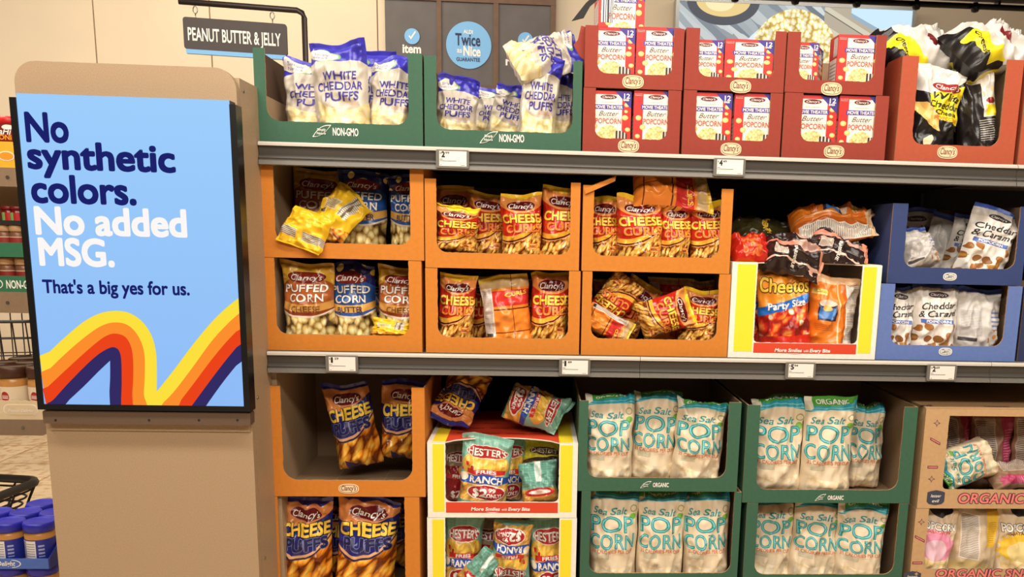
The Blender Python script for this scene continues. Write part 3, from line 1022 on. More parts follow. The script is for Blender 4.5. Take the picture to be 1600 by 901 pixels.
x1, zt = small_tray(431, 456, 70, zB, 'green tray lettered for gmo free goods, left of the screen', True)
zmid = at(20, 402, YB0)[2]
P = Print('relish_label', (214, 190, 160), 0.5, 0); P.put(P.rect(0, 1, 0.45, 0.95), (150, 44, 36)); lab_r = P.done()
m_relish = flat('brown_relish', (128, 84, 58), 0.3, grain=0.2, scale=60)
m_tanlid = flat('tan_lid', (190, 150, 106), 0.45)
for k, px in enumerate((-12, 12, 38)):
    if k == 0: continue
    x = at(px, 420, YB0 + 0.05)[0]
    jar(x, YB0 + 0.05, zB + 0.005, 0.026, zmid - zB - 0.008, ('tan lidded relish jar in the lower green tray, ' + ('leftmost', 'at the frame edge', 'nearest the screen')[k]), 'relish jars in the lower green tray', m_tanlid, m_relish, lab_r)
x2, zt2 = small_tray(379, 402, 62, zmid, 'plain green tray stacked above the lettered green tray', False)
ztop2 = at(20, 350, YB0)[2]
for k, px in enumerate((-14, 8, 29)):
    if k == 0: continue
    x = at(px, 380, YB0 + 0.05)[0]
    jar(x, YB0 + 0.05, zmid + 0.005, 0.025, ztop2 - zmid - 0.008, ('tan lidded relish jar in the upper green tray, ' + ('leftmost', 'at the frame edge', 'nearest the screen')[k]), 'relish jars in the upper green tray', m_tanlid, m_relish, lab_r)
t = thing('black_tray', 'flat black tray resting on the upper row of relish jars', 'tray', (x2 - 0.2, YB0 + 0.1, ztop2))
g = MB(); g.box((x2 - 0.4, YB0 + 0.02, ztop2 - 0.001), (x2 - 0.01, YB0 + 0.26, ztop2 + 0.004), m_blackmat); g.build('base', t)
g = MB(); g.box((x2 - 0.4, YB0 + 0.016, ztop2 - 0.001), (x2 - 0.01, YB0 + 0.02, ztop2 + 0.012), m_blackmat); g.build('rim', t)
zq = ztop2 + 0.004
for px, c1, nm in ((14, (176, 34, 30), 'red and green jar standing on the black tray, left'), (27, (60, 120, 50), 'red jar with green stripe on the black tray, nearest the screen')):
    P = Print('stripe_label', (186, 30, 28), 0.4, 0); P.put(P.rect(0.66, 0.74, 0, 1), (120, 190, 100)); 
    x = at(px, 330, YB0 + 0.08)[0]
    jar(x, YB0 + 0.08, zq, 0.024, at(14, 322, YB0 + 0.08)[2] - zq, nm, 'red jars on the black tray', flat('dark_red_lid', (120, 22, 24), 0.4), flat('dark_red_glass', (110, 20, 20), 0.2), P.done())

# blue lidded peanut butter in a blue tray, near the bottom left corner
YJ = 0.42
r = 0.0425
zf = at(60, 886, YJ - r)[2]
ztray = zf + 0.0
hj = at(60, 812, YJ)[2] - ztray - 0.006
xj = at(60, 820, YJ)[0]
xt1 = at(86, 880, YJ - r)[0]
m_bluecard = flat('blue_card', (74, 110, 196), 0.6, grain=0.05, scale=60)
m_navycard = flat('navy_card', (28, 40, 130), 0.6, grain=0.05, scale=60)


def blue_tray(z, label):
    t = thing('blue_tray', label, 'tray', (xt1 - 0.2, YJ, z))
    y0 = YJ - r - 0.012
    zt = z + 0.043
    x1 = xt1 - 0.012
    g = MB(); g.box((x1 - 0.34, y0, z), (x1, y0 + 0.004, zt - 0.012), m_bluecard)
    c = at(2, 881, y0)
    if 'upper' in label:
        g.quadtext('Peanut Delight', (c[0] - 0.065, y0, z + 0.010), (0.105, 0, 0), ZH, m_white, 0.0008, 0.02, 0.2, 0.014)
        g.prism([(c[0] + 0.030 + 0.026 * math.sin(q), z + 0.016 + 0.012 * math.cos(q)) for q in np.linspace(math.pi, 0, 14)] + [(c[0] + 0.030 + 0.023 * math.sin(q), z + 0.016 + 0.0105 * math.cos(q)) for q in np.linspace(0, math.pi, 14)], y0 - 0.001, y0, m_white)
    g.build('front_panel', t)
    g = MB(); g.prism([(y0, z), (YJ + 0.30, z), (YJ + 0.30, zt + 0.05), (y0 + 0.06, zt + 0.02), (y0, zt - 0.012)], x1, x1 + 0.004, m_navycard, frame=lambda q: (q[1], q[0], q[2]))
    g.build('side_panel', t)
    g = MB(); g.box((x1 - 0.34, y0 + 0.004, z), (x1, YJ + 0.30, z + 0.004), m_kraft); g.build('base_panel', t)


blue_tray(ztray, 'blue card tray of peanut butter, upper of the stack by the column')
names = {(0, 0): 'blue lidded peanut butter jar at the upper tray front, second from the column', (0, 1): 'blue lidded peanut butter jar at the upper tray front, next to the column',
         (1, 0): 'blue lidded jar in the middle row of the upper tray, at the frame edge', (1, 1): 'blue lidded jar in the middle row of the upper tray, in the centre',
         (1, 2): 'blue lidded jar half hidden behind the column in the upper tray', (2, 1): 'blue lidded jar in the back row of the upper tray'}
x0j = xt1 - 0.012 - 0.046
for row in range(3):
    for c_ in range(3):
        if (row, c_) == (0, 2): continue
        off = (0.0, 0.0, 0.0)[row]
        x = x0j - (2 - c_) * 0.0875 + (0.0875 if row == 0 else 0) * 1.0 + (0 if row == 0 else 0.0)
        if row == 0: x = x0j - (1 - c_) * 0.0875
        nm = names.get((row, c_))
        if nm is None: continue
        jar(x, YJ + row * 0.0885, ztray + 0.005, r, hj, nm, 'blue lidded peanut butter jars', m_bluelid, m_pb, lab_pb)
zlow = ztray - hj - 0.008
blue_tray(zlow, 'blue card tray at the bottom of the peanut butter stack')
for c_ in range(3):
    nm = ('blue lidded jar in the lowest tray, at the frame edge', 'blue lidded jar in the lowest tray, in the middle', 'blue lidded jar in the lowest tray, beside the column')[c_]
    for row in range(3):
        if row: continue
        jar(x0j - (2 - c_) * 0.0875, YJ + row * 0.0885, zlow + 0.005, r, hj, nm, 'blue lidded peanut butter jars', m_bluelid, m_pb, lab_pb)
t = thing('pallet_base', 'dark plinth under the peanut butter trays', 'plinth', (xt1 - 0.2, YJ, 0))
g = MB(); g.box((xt1 - 0.36, YJ - r - 0.01, 0), (xt1 - 0.008, YJ + 0.3, zlow - 0.001), m_blackmat); g.build('plinth_block', t)
g = MB(); g.box((xt1 - 0.365, YJ - r - 0.014, 0), (xt1 - 0.004, YJ + 0.304, 0.05), m_taupe_dark); g.build('plinth_foot', t)


# wire carts
def wire_cart(px, py, Y, w_, l_, h_, label, rim_r, wires, wr, yaw, drop, back=False, inset=0.03):
    """Cart whose front right rim corner is seen at that pixel."""
    p = at(px, py, Y)
    t = thing('shopping_cart', label, 'shopping cart', (p[0], Y, 0))
    c, s = math.cos(yaw), math.sin(yaw)
    def W(x, y, z):
        if back: y = y - l_
        return (p[0] + x * c - y * s, p[1] + x * s + y * c, z)
    zr = p[2]
    def ring(z, ins, rr=0.05):
        out = []
        for (cx_, cy_, a0) in ((-w_ + ins + rr, ins + rr, 180), (-ins - rr, ins + rr, 270), (-ins - rr, l_ - ins - rr, 0), (-w_ + ins + rr, l_ - ins - rr, 90)):
            for k in range(6):
                q = math.radians(a0 + 18 * k); out.append(W(cx_ + rr * math.cos(q), cy_ + rr * math.sin(q), z))
        return out
    m_cart = flat('dark_cart_plastic', (44, 40, 38), 0.45)
    m_wire = flat('black_cart_wire', (46, 36, 32), 0.4, 0.3)
    g = MB(); g.tube(ring(zr, 0), rim_r, m_cart, 8, True); g.build('rim', t)
    g = MB()
    for k in range(1, 5):
        g.tube(ring(zr - h_ * k / 4, drop * k / 4), wr, m_wire, 5, True)
    for k in range(wires + 1):
        f = k / wires
        for y0, y1 in ((0, drop), (l_, l_ - drop)):
            x0 = -w_ * (0.04 + 0.92 * f); x1 = -drop - (w_ - 2 * drop) * f
            g.tube([W(x0, y0, zr), W(x1, y1, zr - h_)], wr, m_wire, 5)
        for x0, x1 in ((0, -drop), (-w_, -w_ + drop)):
            y0 = l_ * (0.04 + 0.92 * f); y1 = drop + (l_ - 2 * drop) * f
            g.tube([W(x0, y0, zr), W(x1, y1, zr - h_)], wr, m_wire, 5)
        x1 = -drop - (w_ - 2 * drop) * f
        g.tube([W(x1, drop, zr - h_), W(x1, l_ - drop, zr - h_)], wr, m_wire, 5)
    g.build('basket', t)
    for x, y in ((-drop - inset, drop + 0.03), (-w_ + drop + 0.03, drop + 0.03), (-drop - inset, l_ - drop - 0.03), (-w_ + drop + 0.03, l_ - drop - 0.03)):
        g = MB(); g.tube([W(x, y, zr - h_), W(x, y, 0.115)], 0.010, m_wire, 8); lg = g.build('leg', t)
        g = MB()
        wc = np.array(W(x, y, 0.055)); ax = np.array([c, s, 0])
        V = []
        g.lathe([(0.03, -0.012), (0.055, -0.010), (0.055, 0.010), (0.03, 0.012)], m_cart, (0, 0, 0), 20)
        g.v = [tuple(wc + ax * q[2] + np.array([-s, c, 0]) * q[0] + ZH * q[1]) for q in g.v]
        g.build('wheel', t)


wire_cart(54, 502, 2.3, 1.0, 0.8, 0.34, 'black wire shopping cart seen above the brown lidded jars', 0.008, 16, 0.0035, 0.25, 0.03, False, 0.44)
wire_cart(64, 750, 1.05, 0.5, 0.62, 0.10, 'low dark cart with thick rim standing behind the blue lidded jars', 0.016, 6, 0.004, -0.16, 0.04, True)

# ================================================================== CARD CASES
def card(name, col, grain=0.05):
    return flat(name, col, 0.75, grain=grain, scale=90, bump=0.05)


c_orange = card('orange_card', (204, 124, 36)); c_green = card('deep_green_card', (54, 96, 74)); c_red = card('brick_red_card', (146, 52, 36))
c_rust = card('rust_card', (174, 78, 48)); c_blue = card('blue_case_card', (94, 118, 180)); c_dblue = card('dark_blue_card', (44, 62, 112))
c_navy = card('navy_case_card', (42, 50, 88)); c_white = card('white_card', (240, 234, 222)); c_kraft = card('kraft_board', (176, 140, 100))
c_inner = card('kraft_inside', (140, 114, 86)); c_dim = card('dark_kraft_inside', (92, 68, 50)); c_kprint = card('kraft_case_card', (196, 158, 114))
p_yellow = flat('yellow_print', (250, 222, 44), 0.6); p_red = flat('red_print', (214, 66, 34), 0.6); p_cream = flat('cream_print', (240, 212, 170), 0.6)
p_sepia = flat('sepia_print', (110, 52, 30), 0.6); p_greyblue = flat('slate_print', (62, 66, 82), 0.6); p_pink = flat('coral_print', (238, 130, 116), 0.6)
p_purple = flat('plum_print', (92, 52, 80), 0.6); p_steelblue = flat('steel_blue_print', (60, 70, 90), 0.6)

CASES = {}
rs = random.Random(7)


def case(key, label, xl, xr, yt, yb, cut, outer, Yf=0.016, depth=0.40, on=None, z0=None, r=0.026, top=None, inner=None, group=None, name='snack_case', z1=None, cat='display case'):
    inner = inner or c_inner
    x0 = at(xl, (yt + yb) / 2, Yf)[0]; x1 = at(xr, (yt + yb) / 2, Yf)[0]
    xm, ym = (xl + xr) / 2, (yt + yb) / 2
    zt = at(xm, yt, Yf)[2] if z1 is None else z1
    zb = at(xm, yb, Yf)[2]
    if on: zb = CASES[on]['z1'] + 0.0012
    elif z0 is not None: zb = z0 + 0.0006
    cl = at(cut[0], ym, Yf)[0]; cr = at(cut[1], ym, Yf)[0]; cb = at((cut[0] + cut[1]) / 2, cut[2], Yf)[2]
    t = thing(name, label, cat, ((x0 + x1) / 2, Yf, zb), group)
    T = 0.004
    # perforated cut line, from upper right down and round to upper left
    zt_cut = zt
    path = [(cr, zt_cut)]
    raw = [(cr, zt_cut), (cr, cb + r)]
    for k in range(7):
        a = math.radians(0 - 90 * k / 6); raw.append((cr - r + r * math.cos(a), cb + r + r * math.sin(a)))
    for k in range(7):
        a = math.radians(270 - 90 * k / 6); raw.append((cl + r + r * math.cos(a), cb + r + r * math.sin(a)))
    raw += [(cl, cb + r), (cl, zt_cut)]
    fine = [raw[0]]
    for p, q in zip(raw[:-1], raw[1:]):
        L = math.hypot(q[0] - p[0], q[1] - p[1]); n = max(1, int(L / 0.006))
        for k in range(1, n + 1):
            f = k / n; jx = rs.uniform(-0.0006, 0.0006) if 0 < f < 1 or n == 1 else 0
            fine.append((p[0] + (q[0] - p[0]) * f + jx, p[1] + (q[1] - p[1]) * f + (jx if 0 < f < 1 else 0)))
    poly = [(x0, zb), (x1, zb), (x1, zt)] + fine + [(x0, zt)]
    g = MB()
    from mathutils.geometry import tessellate_polygon
    tr = tessellate_polygon([[Vector((x, z, 0)) for x, z in poly]])
    tri = []
    for f in tr:
        (ax, az), (bx, bz), (cx_, cz_) = (poly[i] for i in f)
        tri.append(f if (bx - ax) * (cz_ - az) - (cx_ - ax) * (bz - az) > 0 else f[::-1])
    n = len(poly)
    g.raw([(x, Yf, z) for x, z in poly], tri, outer)
    g.raw([(x, Yf + T, z) for x, z in poly], [f[::-1] for f in tri], inner)
    g.raw([(x, Yf, z) for x, z in poly] + [(x, Yf + T, z) for x, z in poly], [(i, i + n, (i + 1) % n + n, (i + 1) % n) for i in range(n)], c_kraft if top != 'white' else c_white)
    info = dict(x0=x0, x1=x1, z0=zb, z1=zt, Y=Yf, cl=cl, cr=cr, cb=cb, depth=depth, t=t, front=g)
    CASES[key] = info
    for xa, xb, side in ((x0, x0 + T, 'left'), (x1 - T, x1, 'right')):
        s = MB(); mats = {'left': outer if side == 'left' else inner, 'right': inner if side == 'left' else outer, 'top': c_kraft}
        s.box((xa, Yf + T + 0.0002, zb), (xb, Yf + depth, zt), inner, mats); s.build('side_panel', t)
    s = MB(); s.box((x0 + T + 0.0002, Yf + depth - T, zb), (x1 - T - 0.0002, Yf + depth, zt), inner, {'back': outer}); s.build('back_panel', t)
    s = MB(); s.box((x0 + T + 0.0002, Yf + T + 0.0002, zb), (x1 - T - 0.0002, Yf + depth - T - 0.0002, zb + 0.003), inner)
    w3 = (x1 - x0) / 3
    for k in (1, 2):
        s.box((x0 + w3 * k - 0.0008, Yf + T + 0.001, zb + 0.003), (x0 + w3 * k + 0.0008, Yf + depth - T - 0.001, zb + 0.0035), m_kraft)
    s.build('base_panel', t)
    return info


def oval_badge(key, px, py, rx, ry, fill, ink, text="Clancy's"):
    c = CASES[key]; Y = c['Y']
    p = at(px, py, Y); k = (Y - CAM[1]) / F_PX
    g = MB()
    def sup(a, b):
        return [(p[0] + a * k * math.copysign(abs(math.cos(q)) ** 0.75, math.cos(q)), p[2] + b * k * math.copysign(abs(math.sin(q)) ** 0.75, math.sin(q))) for q in np.linspace(0, 2 * math.pi, 33)[:-1]]
    g.prism(sup(rx, ry), Y - 0.0012, Y - 0.0002, fill)
    g.prism(sup(rx - 1.6, ry - 1.6), Y - 0.0016, Y - 0.0012, ink)
    g.prism(sup(rx - 2.3, ry - 2.3), Y - 0.0020, Y - 0.0016, fill)
    g.quadtext(text, (p[0] - (rx - 4.5) * k, Y - 0.002, p[2] - ry * 0.32 * k), ((rx - 4.5) * 2 * k, 0, 0), ZH, ink, 0.0006, 0.01, 0.25, ry * 0.95 * k)
    g.build('logo_badge', c['t'])


def leaf_badge(key, px, py, text, tx0, tx1, ty, cap, s=1.0):
    c = CASES[key]; Y = c['Y']; p = at(px, py, Y); k = (Y - CAM[1]) / F_PX * s
    g = MB()
    def leaf(q, w_=14.0, h_=9.5):
        pts = []
        for f in np.linspace(0, 1, 14): pts.append((-w_ + 2 * w_ * f * q, -h_ * q * (math.sin(math.pi * f) ** 0.7) * 0.8 - (1 - f) * h_ * 0.35 + f * 0.2))
        lo = [(-w_ * q + 2 * w_ * q * f, h_ * q * (-0.9 + 1.9 * f ** 2.2)) for f in np.linspace(0, 1, 12)]
        hi = [(w_ * q - 2 * w_ * q * f, h_ * q * (1.0 - 1.9 * f ** 2.6)) for f in np.linspace(0, 1, 12)]
        return [(p[0] + x * k, p[2] + z * k) for x, z in lo + hi[1:-1]]
    card_ = c_green
    g.prism(leaf(1.0), Y - 0.0012, Y - 0.0002, m_white); g.prism(leaf(0.86), Y - 0.0016, Y - 0.0012, card_)
    g.quadtext('Simply', (p[0] - 7 * k, Y - 0.0016, p[2] + 0.6 * k), (13 * k, 0, 0), ZH, m_white, 0.0005, 0.015, 0.2, 3.4 * k)
    g.quadtext('Nature', (p[0] - 7.5 * k, Y - 0.0016, p[2] - 4.6 * k), (13 * k, 0, 0), ZH, m_white, 0.0005, 0.015, 0.2, 3.4 * k)
    a = at(tx0, ty, Y); b_ = at(tx1, ty, Y)
    g.quadtext(text, (a[0], Y, p[2] - cap * 0.5 * k / s), (b_[0] - a[0], 0, 0), ZH, m_white, 0.0008, 0.025, 0, cap * k / s)
    g.build('leaf_logo', c['t'])


def finish(key):
    CASES[key]['front'].build('front_panel', CASES[key]['t'])


# --- top shelf
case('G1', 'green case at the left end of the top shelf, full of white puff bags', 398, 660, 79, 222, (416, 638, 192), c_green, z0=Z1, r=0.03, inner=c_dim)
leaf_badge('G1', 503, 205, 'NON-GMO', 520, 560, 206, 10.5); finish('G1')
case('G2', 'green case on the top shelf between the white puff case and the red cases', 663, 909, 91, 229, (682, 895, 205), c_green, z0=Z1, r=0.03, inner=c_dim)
leaf_badge('G2', 764, 215, 'NON-GMO', 780, 819, 216, 10.5); finish('G2')
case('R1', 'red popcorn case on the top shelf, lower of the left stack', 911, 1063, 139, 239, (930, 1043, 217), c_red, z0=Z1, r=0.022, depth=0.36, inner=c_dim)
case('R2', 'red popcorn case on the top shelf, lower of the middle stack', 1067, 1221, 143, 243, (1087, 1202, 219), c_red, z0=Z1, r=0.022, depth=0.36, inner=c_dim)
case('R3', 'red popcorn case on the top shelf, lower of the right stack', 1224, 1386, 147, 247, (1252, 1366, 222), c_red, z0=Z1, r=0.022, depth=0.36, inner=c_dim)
case('R1T', 'red popcorn case on the top shelf, upper of the left stack under a loose carton', 914, 1068, 42, 139, (934, 1052, 116), c_red, on='R1', r=0.022, depth=0.36)
case('R2T', 'red popcorn case on the top shelf, upper of the middle stack', 1071, 1227, 46, 143, (1092, 1210, 121), c_red, on='R2', r=0.022, depth=0.36)
case('R3T', 'red popcorn case with an askew carton, upper of the right stack', 1229, 1383, 52, 147, (1249, 1367, 126), c_red, on='R3', r=0.022, depth=0.36)
for k, px, py in (('R1', 982, 228), ('R2', 1142, 233), ('R3', 1303, 237), ('R1T', 989, 128), ('R2T', 1157, 135), ('R3T', 1299, 139)):
    oval_badge(k, px, py, 16, 9.5, p_cream, p_sepia); finish(k)
# torn side flap of the upper left red case
c = CASES['R1T']
g = MB()
a = [at(px, py, c['Y'] + 0.02) for px, py in ((906, 88), (916, 96), (915, 42), (908, 40), (903, 62), (896, 70))]
g.prism([(q[0], q[2]) for q in (a[0], a[1], a[2], a[3], a[4], a[5])], c['Y'] + 0.02, c['Y'] + 0.024, c_red, c_inner)
g.build('torn_flap', c['t'])
case('W1', 'rust red case of black and yellow popcorn bags at the right of the top shelf', 1404, 1592, 90, 254, (1429, 1566, 227), c_rust, z0=Z1, r=0.026)
oval_badge('W1', 1480, 238, 16, 9.5, p_cream, p_sepia); finish('W1')
case('W2', 'rust red case cut by the right edge of the frame on the top shelf', 1599, 1780, 95, 257, (1624, 1756, 230), c_rust, z0=Z1, r=0.026); finish('W2')

# --- middle shelf
case('O2', 'orange puffed corn case on the middle shelf, lower of the leftmost stack', 415, 659, 405, 548, (431, 639, 523), c_orange, z0=Z2)
case('O1', 'orange puffed corn case with a slumped yellow bag, upper of the leftmost stack', 409, 662, 255, 405, (429, 641, 380), c_orange, on='O2')
case('C2', 'orange cheese curl case on the middle shelf with one bag turned backwards', 665, 906, 421, 551, (684, 888, 528), c_orange, z0=Z2)
case('C1', 'orange cheese curl case above the one with a backwards bag', 664, 906, 282, 421, (682, 891, 396), c_orange, on='C2')
case('C4', 'orange case of jumbled cheese curl bags, lower right of the orange cases', 909, 1139, 426, 556, (924, 1121, 530), c_orange, z0=Z2)
case('C3', 'orange cheese curl case with a torn top flap, right of the orange cases', 910, 1143, 292, 426, (927, 1125, 401), c_orange, on='C4')
for k in ('O1', 'O2', 'C1', 'C2', 'C4'): finish(k)
c = CASES['C3']; Yq = c['Y']
g = c['front']
g.build('front_panel', c['t'])
q = [at(px, py, Yq - 0.006) for px, py in ((915, 303), (961, 283), (963, 275), (913, 295))]
g = MB(); V0 = [np.array(p) for p in q]; off = np.array([0.002, 0.03, 0.004])
g.raw([*V0, *[p + off for p in V0]], [(0, 1, 2, 3), (4, 7, 6, 5), (0, 4, 5, 1), (1, 5, 6, 2), (2, 6, 7, 3), (3, 7, 4, 0)], c_orange); g.build('torn_flap', c['t'])
case('H0', 'white and yellow case of party size orange bags on the middle shelf', 1141, 1373, 412, 557, (1180, 1343, 536), c_white, z0=Z2, r=0.012, top='white', inner=c_white, Yf=0.012)
case('B2', 'light blue popcorn case on the middle shelf, lower of the stack', 1372, 1592, 445, 561, (1394, 1570, 540), c_blue, z0=Z2)
case('B1', 'dark blue popcorn case on the middle shelf, upper of the stack', 1391, 1603, 320, 445, (1414, 1589, 419), c_dblue, on='B2', Yf=0.03)
case('B3', 'navy case cut by the right edge on the middle shelf', 1596, 1790, 450, 561, (1603, 1770, 536), c_navy, z0=Z2, Yf=0.03); finish('B3')
oval_badge('B1', 1484, 432, 11, 6.2, m_white, p_steelblue); oval_badge('B2', 1477, 549, 11, 6.2, m_white, p_steelblue); finish('B1'); finish('B2')


def chips_case(key, px_strip, ytop_strip, strap_text_px, notch):
    """Printing and lid of a white case with yellow corners and a red foot strip."""
    c = CASES[key]; Y = c['Y']; g = c['front']; k = (Y - CAM[1]) / F_PX
    x0, x1, z0, z1 = c['x0'], c['x1'], c['z0'], c['z1']
    e = 0.011
    g.box((x0 + e * 1.2, Y - 0.0005, z0 + 0.016), (c['cl'] - 0.003, Y - 0.0001, z1 - 0.004), p_yellow)
    g.box((c['cr'] + 0.003, Y - 0.0005, z0 + 0.016), (x1 - e * 1.2, Y - 0.0001, z1 - 0.004), p_yellow)
    g.box((c['cl'] + 0.001, Y - 0.0005, z0 + 0.013), (c['cr'] - 0.001, Y - 0.0001, c['cb'] - 0.0008), p_red)
    a = at(*strap_text_px[0], Y); b_ = at(*strap_text_px[1], Y)
    g.quadtext('More Smiles', (a[0], Y - 0.0005, a[2]), ((b_[0] - a[0]) * 0.49, 0, 0), ZH, m_white, 0.0006, 0.03, 0.15, 5.2 * k)
    g.quadtext('with', (a[0] + (b_[0] - a[0]) * 0.52, Y - 0.0005, a[2]), ((b_[0] - a[0]) * 0.09, 0, 0), ZH, m_white, 0.0006, 0.01, 0.15, 4 * k)
    g.quadtext('Every Bite', (a[0] + (b_[0] - a[0]) * 0.63, Y - 0.0005, a[2]), ((b_[0] - a[0]) * 0.37, 0, 0), ZH, m_white, 0.0006, 0.03, 0.15, 5.2 * k)
    xs_ = a[0] + (b_[0] - a[0]) * 0.36
    g.prism([(xs_ - 0.017, a[2] - 0.004), (xs_, a[2] - 0.0065), (xs_ + 0.017, a[2] - 0.004), (xs_, a[2] - 0.0048)], Y - 0.001, Y - 0.0005, m_white)
    g.build('front_panel', c['t'])
    if notch is None: return
    # lid with a bowed notch at the front
    d = c['depth']; g = MB()
    cl, cr = c['cl'], c['cr']
    edge = [(cl + (cr - cl) * f, Y + 0.004 + notch * math.sin(math.pi * f) ** 0.6) for f in np.linspace(0, 1, 15)]
    def strip(pa, pb, mat):
        g.raw([(x, y, z1 + 0.001) for x, y in pa + pb], [(i, i + 1, len(pa) + i + 1, len(pa) + i) for i in range(len(pa) - 1)], mat)
    back = [(x, Y + d) for x, y in edge]
    strip(edge, back, p_red)
    g.raw([(x, y, z1 - 0.002) for x, y in edge + back], [(i, len(edge) + i, len(edge) + i + 1, i + 1) for i in range(len(edge) - 1)], c_white)
    g.raw([(x, y, z1 + 0.001) for x, y in edge] + [(x, y, z1 - 0.002) for x, y in edge], [(i, len(edge) + i, len(edge) + i + 1, i + 1) for i in range(len(edge) - 1)], c_white)
    for xa, xb in ((x0, cl), (cr, x1)):
        g.box((xa, Y + 0.0045, z1 + 0.0002), (xb, Y + d, z1 + 0.001), c_white)
        ya = xa + 0.012 if xa == x0 else xa; yb = xb if xa == x0 else xb - 0.012
        g.box((ya, Y + 0.006, z1 + 0.001), (yb, Y + d, z1 + 0.0012), p_yellow)
    if key == 'H1':
        for r_ in range(3):
            for q_ in range(4):
                g.quadtext('Cheetos', (cl + 0.02 + q_ * 0.065 + (r_ % 2) * 0.02, Y + 0.10 + r_ * 0.06, z1 + 0.001), (0.05, 0, 0), np.array([0, 1.0, 0]), flat('maroon_print', (120, 26, 20), 0.4), 0.0004, 0.02, 0.2)
    g.build('lid', c['t'])


chips_case('H0', None, None, ((1210, 549), (1297, 548)), 0.06)

# --- bottom shelf
case('P2', 'orange cheese puff case on the bottom shelf, lower of the leftmost stack', 421, 656, 776, 950, (437, 633, 925), c_orange, z0=Z0)
case('P1', 'half empty orange cheese puff case, upper of the leftmost bottom stack', 421, 664, 604, 776, (441, 644, 750), c_orange, on='P2', r=0.035)
oval_badge('P1', 545, 763, 16, 8, p_cream, p_sepia); finish('P1'); finish('P2')
case('H2', 'white and yellow chip case at the bottom of the frame', 668, 900, 809, 950, (696, 873, 915), c_white, z0=Z0, r=0.012, top='white', inner=c_white, Yf=0.012)
case('H1', 'white and yellow chip case with an open red lid, stacked on another', 668, 902, 692, 809, (696, 873, 784), c_white, on='H2', r=0.014, top='white', inner=c_white, Yf=0.012)
chips_case('H2', None, None, ((736, 940), (828, 940)), None)
chips_case('H1', None, None, ((736, 797), (828, 798)), 0.055)
case('N2', 'green organic popcorn case at the bottom, lower of the left green stack', 907, 1154, 768, 950, (921, 1143, 895), c_green, z0=Z0, r=0.028)
case('N1', 'green organic popcorn case, upper of the left green stack', 904, 1155, 627, 768, (918, 1136, 746), c_green, on='N2', r=0.028)
case('N4', 'green organic popcorn case at the bottom, lower of the right green stack', 1163, 1412, 786, 950, (1180, 1398, 897), c_green, z0=Z0, r=0.028)
case('N3', 'green organic popcorn case with an empty right side, upper of the right green stack', 1164, 1428, 634, 786, (1184, 1407, 765), c_green, on='N4', r=0.03)
leaf_badge('N1', 1009, 757, 'ORGANIC', 1020, 1045, 758, 7, 0.65); leaf_badge('N3', 1282, 777, 'ORGANIC', 1293, 1318, 778, 7, 0.65)
for k in ('N1', 'N2', 'N3', 'N4'): finish(k)
case('K2', 'kraft case of popcorn bags at the bottom right corner', 1424, 1720, 795, 950, (1444, 1700, 889), c_kprint, z0=Z0, r=0.012, Yf=0.02)
case('K1', 'kraft case with a white bag lying in its opening, lower right', 1440, 1730, 640, 793, (1477, 1705, 765), c_kprint, on='K2', r=0.014, Yf=0.02)


